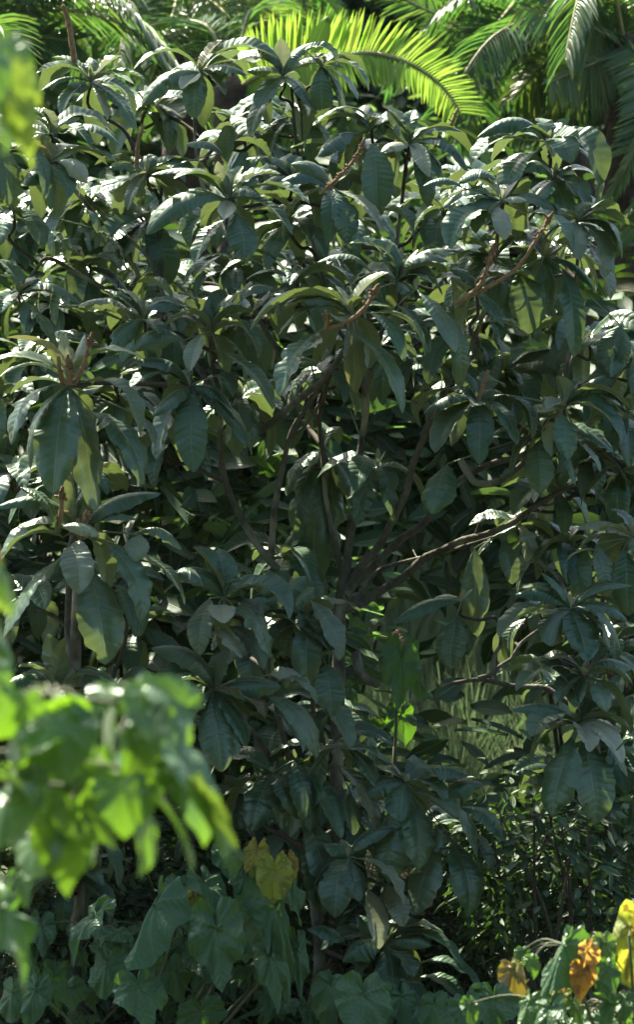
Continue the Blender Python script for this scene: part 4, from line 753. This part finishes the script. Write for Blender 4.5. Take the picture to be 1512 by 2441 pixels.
for k in range(46):
    a0 = at(1490 + rr_.uniform(-45, 50), rr_.uniform(150, 420), 4.6 + rr_.uniform(-.2, .05)); tube(mb, [a0, a0 + np.array((rr_.normal(0, .03), 0, -.2)), a0 + np.array((rr_.normal(0, .05), 0, -rr_.uniform(.3, .7)))], .008, .003, 5, 3)
mb.build('dead_fronds', M['ptrunk'], rp, label='brown dead frond stubs hanging down the trunk')

rp, c2 = palm('palm behind the uppermost whorls, carrying the bright yellow-green frond', (560, 210), 4.4, seed=2)
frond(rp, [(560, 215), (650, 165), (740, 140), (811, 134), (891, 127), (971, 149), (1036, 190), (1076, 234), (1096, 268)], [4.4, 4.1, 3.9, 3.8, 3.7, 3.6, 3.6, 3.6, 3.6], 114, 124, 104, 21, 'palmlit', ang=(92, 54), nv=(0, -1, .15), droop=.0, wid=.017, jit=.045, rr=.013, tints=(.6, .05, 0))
arcs(rp, c2, 5, 22, az=(20, 160), L=(1.0, 1.5), el=(20, 60))
rp, c3 = palm('palm whose long dark frond droops beside the bright yellow-green one', (1265, -60), 5.4, lean=.75, seed=3)
frond(rp, [(1265, -40), (1200, 40), (1150, 105), (1135, 180), (1142, 262)], [5.2, 4.6, 4.4, 4.3, 4.3], 125, 130, 76, 31, ang=(78, 42), tints=(.15, 0, 0), droop=.12, nv=(-.1, -1, .1), wid=.019)
frond(rp, [(1265, -60), (1130, 62), (1030, 30), (930, -20)], [5.3, 4.9, 4.8, 4.8], 90, 120, 60, 32, ang=(70, 35), tints=(.8, .15, 0), droop=.2)
frond(rp, [(1265, -60), (1180, -10), (1080, 60), (1010, 140)], [5.3, 5.0, 4.9, 4.9], 110, 110, 64, 33, tints=(.6, .1, 0), droop=.2)
frond(rp, [(1265, -60), (1250, 80), (1280, 180), (1330, 300)], [5.3, 5.1, 5.0, 5.0], 120, 120, 64, 34, tints=(.5, .02, .05), droop=.3)
frond(rp, [(1265, -60), (1160, 150), (1130, 260), (1090, 340)], [5.4, 5.2, 5.1, 5.1], 110, 110, 64, 35, tints=(.3, .02, .0), droop=.3)
arcs(rp, c3, 9, 33, az=(0, 360), L=(1.2, 1.8), el=(0, 50))
rp, c4 = palm('palm with fronds sweeping down behind the upper left whorls', (430, -40), 5.8, seed=4)
frond(rp, [(430, -40), (330, 20), (250, 60), (180, 140)], [5.6, 5.2, 5.0, 5.0], 120, 120, 66, 41, tints=(.2, 0, 0), droop=.2)
frond(rp, [(430, -40), (500, 0), (560, 60), (600, 140)], [5.6, 5.2, 5.0, 5.0], 120, 120, 66, 42, tints=(.8, .12, .05), droop=.2)
frond(rp, [(430, -40), (400, 60), (330, 90), (270, 100)], [5.6, 5.1, 4.9, 4.9], 110, 110, 66, 43, tints=(.2, .0, 0), droop=.1, nv=(0, -.6, 1))
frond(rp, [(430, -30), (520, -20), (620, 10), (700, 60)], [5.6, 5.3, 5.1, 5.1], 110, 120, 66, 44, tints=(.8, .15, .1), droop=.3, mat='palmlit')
arcs(rp, c4, 10, 44, az=(0, 360), L=(1.2, 1.7), el=(0, 50))
rp, c5 = palm('palm with yellowing frond tips beside the tall bare flower stalk', (-70, 120), 4.2, seed=5)
for k, (q, tb) in enumerate([([(-60, 120), (0, 60), (80, 0), (160, -30)], .0), ([(-60, 120), (30, 100), (90, 90), (170, 100)], .0), ([(-60, 120), (-10, 90), (40, 110), (85, 165)], 0), ([(-60, 110), (20, 20), (60, -20), (120, -60)], 0), ([(-60, 130), (20, 140), (70, 190), (110, 240)], 0)]):
    frond(rp, q, [4.2, 4.1, 4.0, 4.0], 110, 120, 60, 50 + k, tints=(.4, .05, tb), droop=.15, ang=(70, 30))
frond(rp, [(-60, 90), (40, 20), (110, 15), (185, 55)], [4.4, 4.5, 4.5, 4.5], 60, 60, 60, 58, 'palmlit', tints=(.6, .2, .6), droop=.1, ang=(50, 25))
arcs(rp, c5, 7, 55, az=(-80, 90), L=(1.1, 1.5), el=(0, 50), tb=.05)

# ------------------------------------------------------------------ trees and wood beyond
bt = [(-100, 100, 8.5, 1.3, 1.4), (300, 60, 9.0, 1.2, 1.5), (700, -20, 9.5, 1.3, 1.5), (1050, 40, 9.0, 1.2, 1.4), (1400, 0, 9.5, 1.4, 1.6), (500, 620, 7.5, 1.2, .8), (1100, 620, 7.5, 1.2, .8), (1600, 400, 8.0, 1.2, 1.2), (-50, 560, 7.5, 1.2, 1.0)]
bl_ = ['behind the yellowing palm', 'beyond the sweeping dark fronds', 'straight above the uppermost whorls', 'beyond the bright frond', 'beyond the glossy slanting fronds', 'low behind the left palms', 'low behind the dark drooping frond', 'beyond the shaggy palm trunk', 'behind the upper left thicket']
for k, ((x, y, d, r1, r2), lb) in enumerate(zip(bt, bl_)):
    bush('background_tree', 'dim leafy tree %s' % lb, 'tree', x, y, d, r1, .9, r2, 6500, .14, 'small' if k % 2 else 'bright', 300 + k, 'trees beyond the palms', nst=4, clump=40)
def wood():
    rng = np.random.default_rng(9); N = 26000; nc = 500; x = rng.uniform(-9, 9, nc); y = rng.uniform(13, 20, nc); z = rng.uniform(.3, 6.5, nc)
    k = rng.integers(0, nc, N); p = np.stack([x[k], y[k], z[k]], 1) + rng.normal(0, .38, (N, 3))
    mb = MB(); scatter(mb, p, nrm_rows(rng.normal(0, .6, (N, 3)) + np.array((0, -.3, 1))), nrm_rows(rng.normal(0, 1, (N, 3)) - ZZ * .5), rng.uniform(.2, .45, N), rng.uniform(.12, .2, N), rng, np.stack([rng.random(N), np.zeros(N), np.zeros(N)], 1))
    o = mb.build('wood', M['small']); o['kind'] = 'stuff'; o['category'] = 'wood'; o['label'] = 'far-off wood closing the view'
    N = 36000; nc = 700; x = rng.uniform(-16, 18, nc); y = rng.uniform(-30, -22, nc); z = rng.uniform(1.5, 19, nc)      # unseen forest edge added behind the viewer to block low sky light
    k = rng.integers(0, nc, N); p = np.stack([x[k], y[k], z[k]], 1) + rng.normal(0, .7, (N, 3))
    mb = MB(); scatter(mb, p, nrm_rows(rng.normal(0, .6, (N, 3)) + np.array((0, .5, 1))), nrm_rows(rng.normal(0, 1, (N, 3)) - ZZ * .5), rng.uniform(.6, 1.1, N), rng.uniform(.4, .6, N), rng, np.stack([rng.random(N), np.zeros(N), np.zeros(N)], 1))
    o = mb.build('wood', M['small']); o['kind'] = 'stuff'; o['category'] = 'wood'; o['label'] = 'unseen forest edge added behind the viewer to shade the thicket'
wood()
hm = bpy.data.materials.new('haze'); hm.use_nodes = True; hm.node_tree.nodes.clear()
ho = hm.node_tree.nodes.new('ShaderNodeOutputMaterial'); hv = hm.node_tree.nodes.new('ShaderNodeVolumePrincipled')
hv.inputs['Color'].default_value = (.80, .86, .84, 1); hv.inputs['Density'].default_value = .00010; hv.inputs['Anisotropy'].default_value = .3
hm.node_tree.links.new(hv.outputs[0], ho.inputs['Volume'])
me = bpy.data.meshes.new('haze'); hx, y0, y1, z0, z1 = 310, -130, 420, -1.5, 115
vs = [(x, y, z) for x in (-hx, hx) for y in (y0, y1) for z in (z0, z1)]
me.from_pydata(vs, [], [(0, 1, 3, 2), (4, 6, 7, 5), (0, 4, 5, 1), (2, 3, 7, 6), (0, 2, 6, 4), (1, 5, 7, 3)]); me.materials.append(hm)
hz_ = bpy.data.objects.new('haze', me); COL.objects.link(hz_); hz_['kind'] = 'stuff'; hz_['category'] = 'haze'; hz_['label'] = 'thin humid haze over the thicket'
for o in bpy.data.objects:
    if '_o' in o: del o['_o']
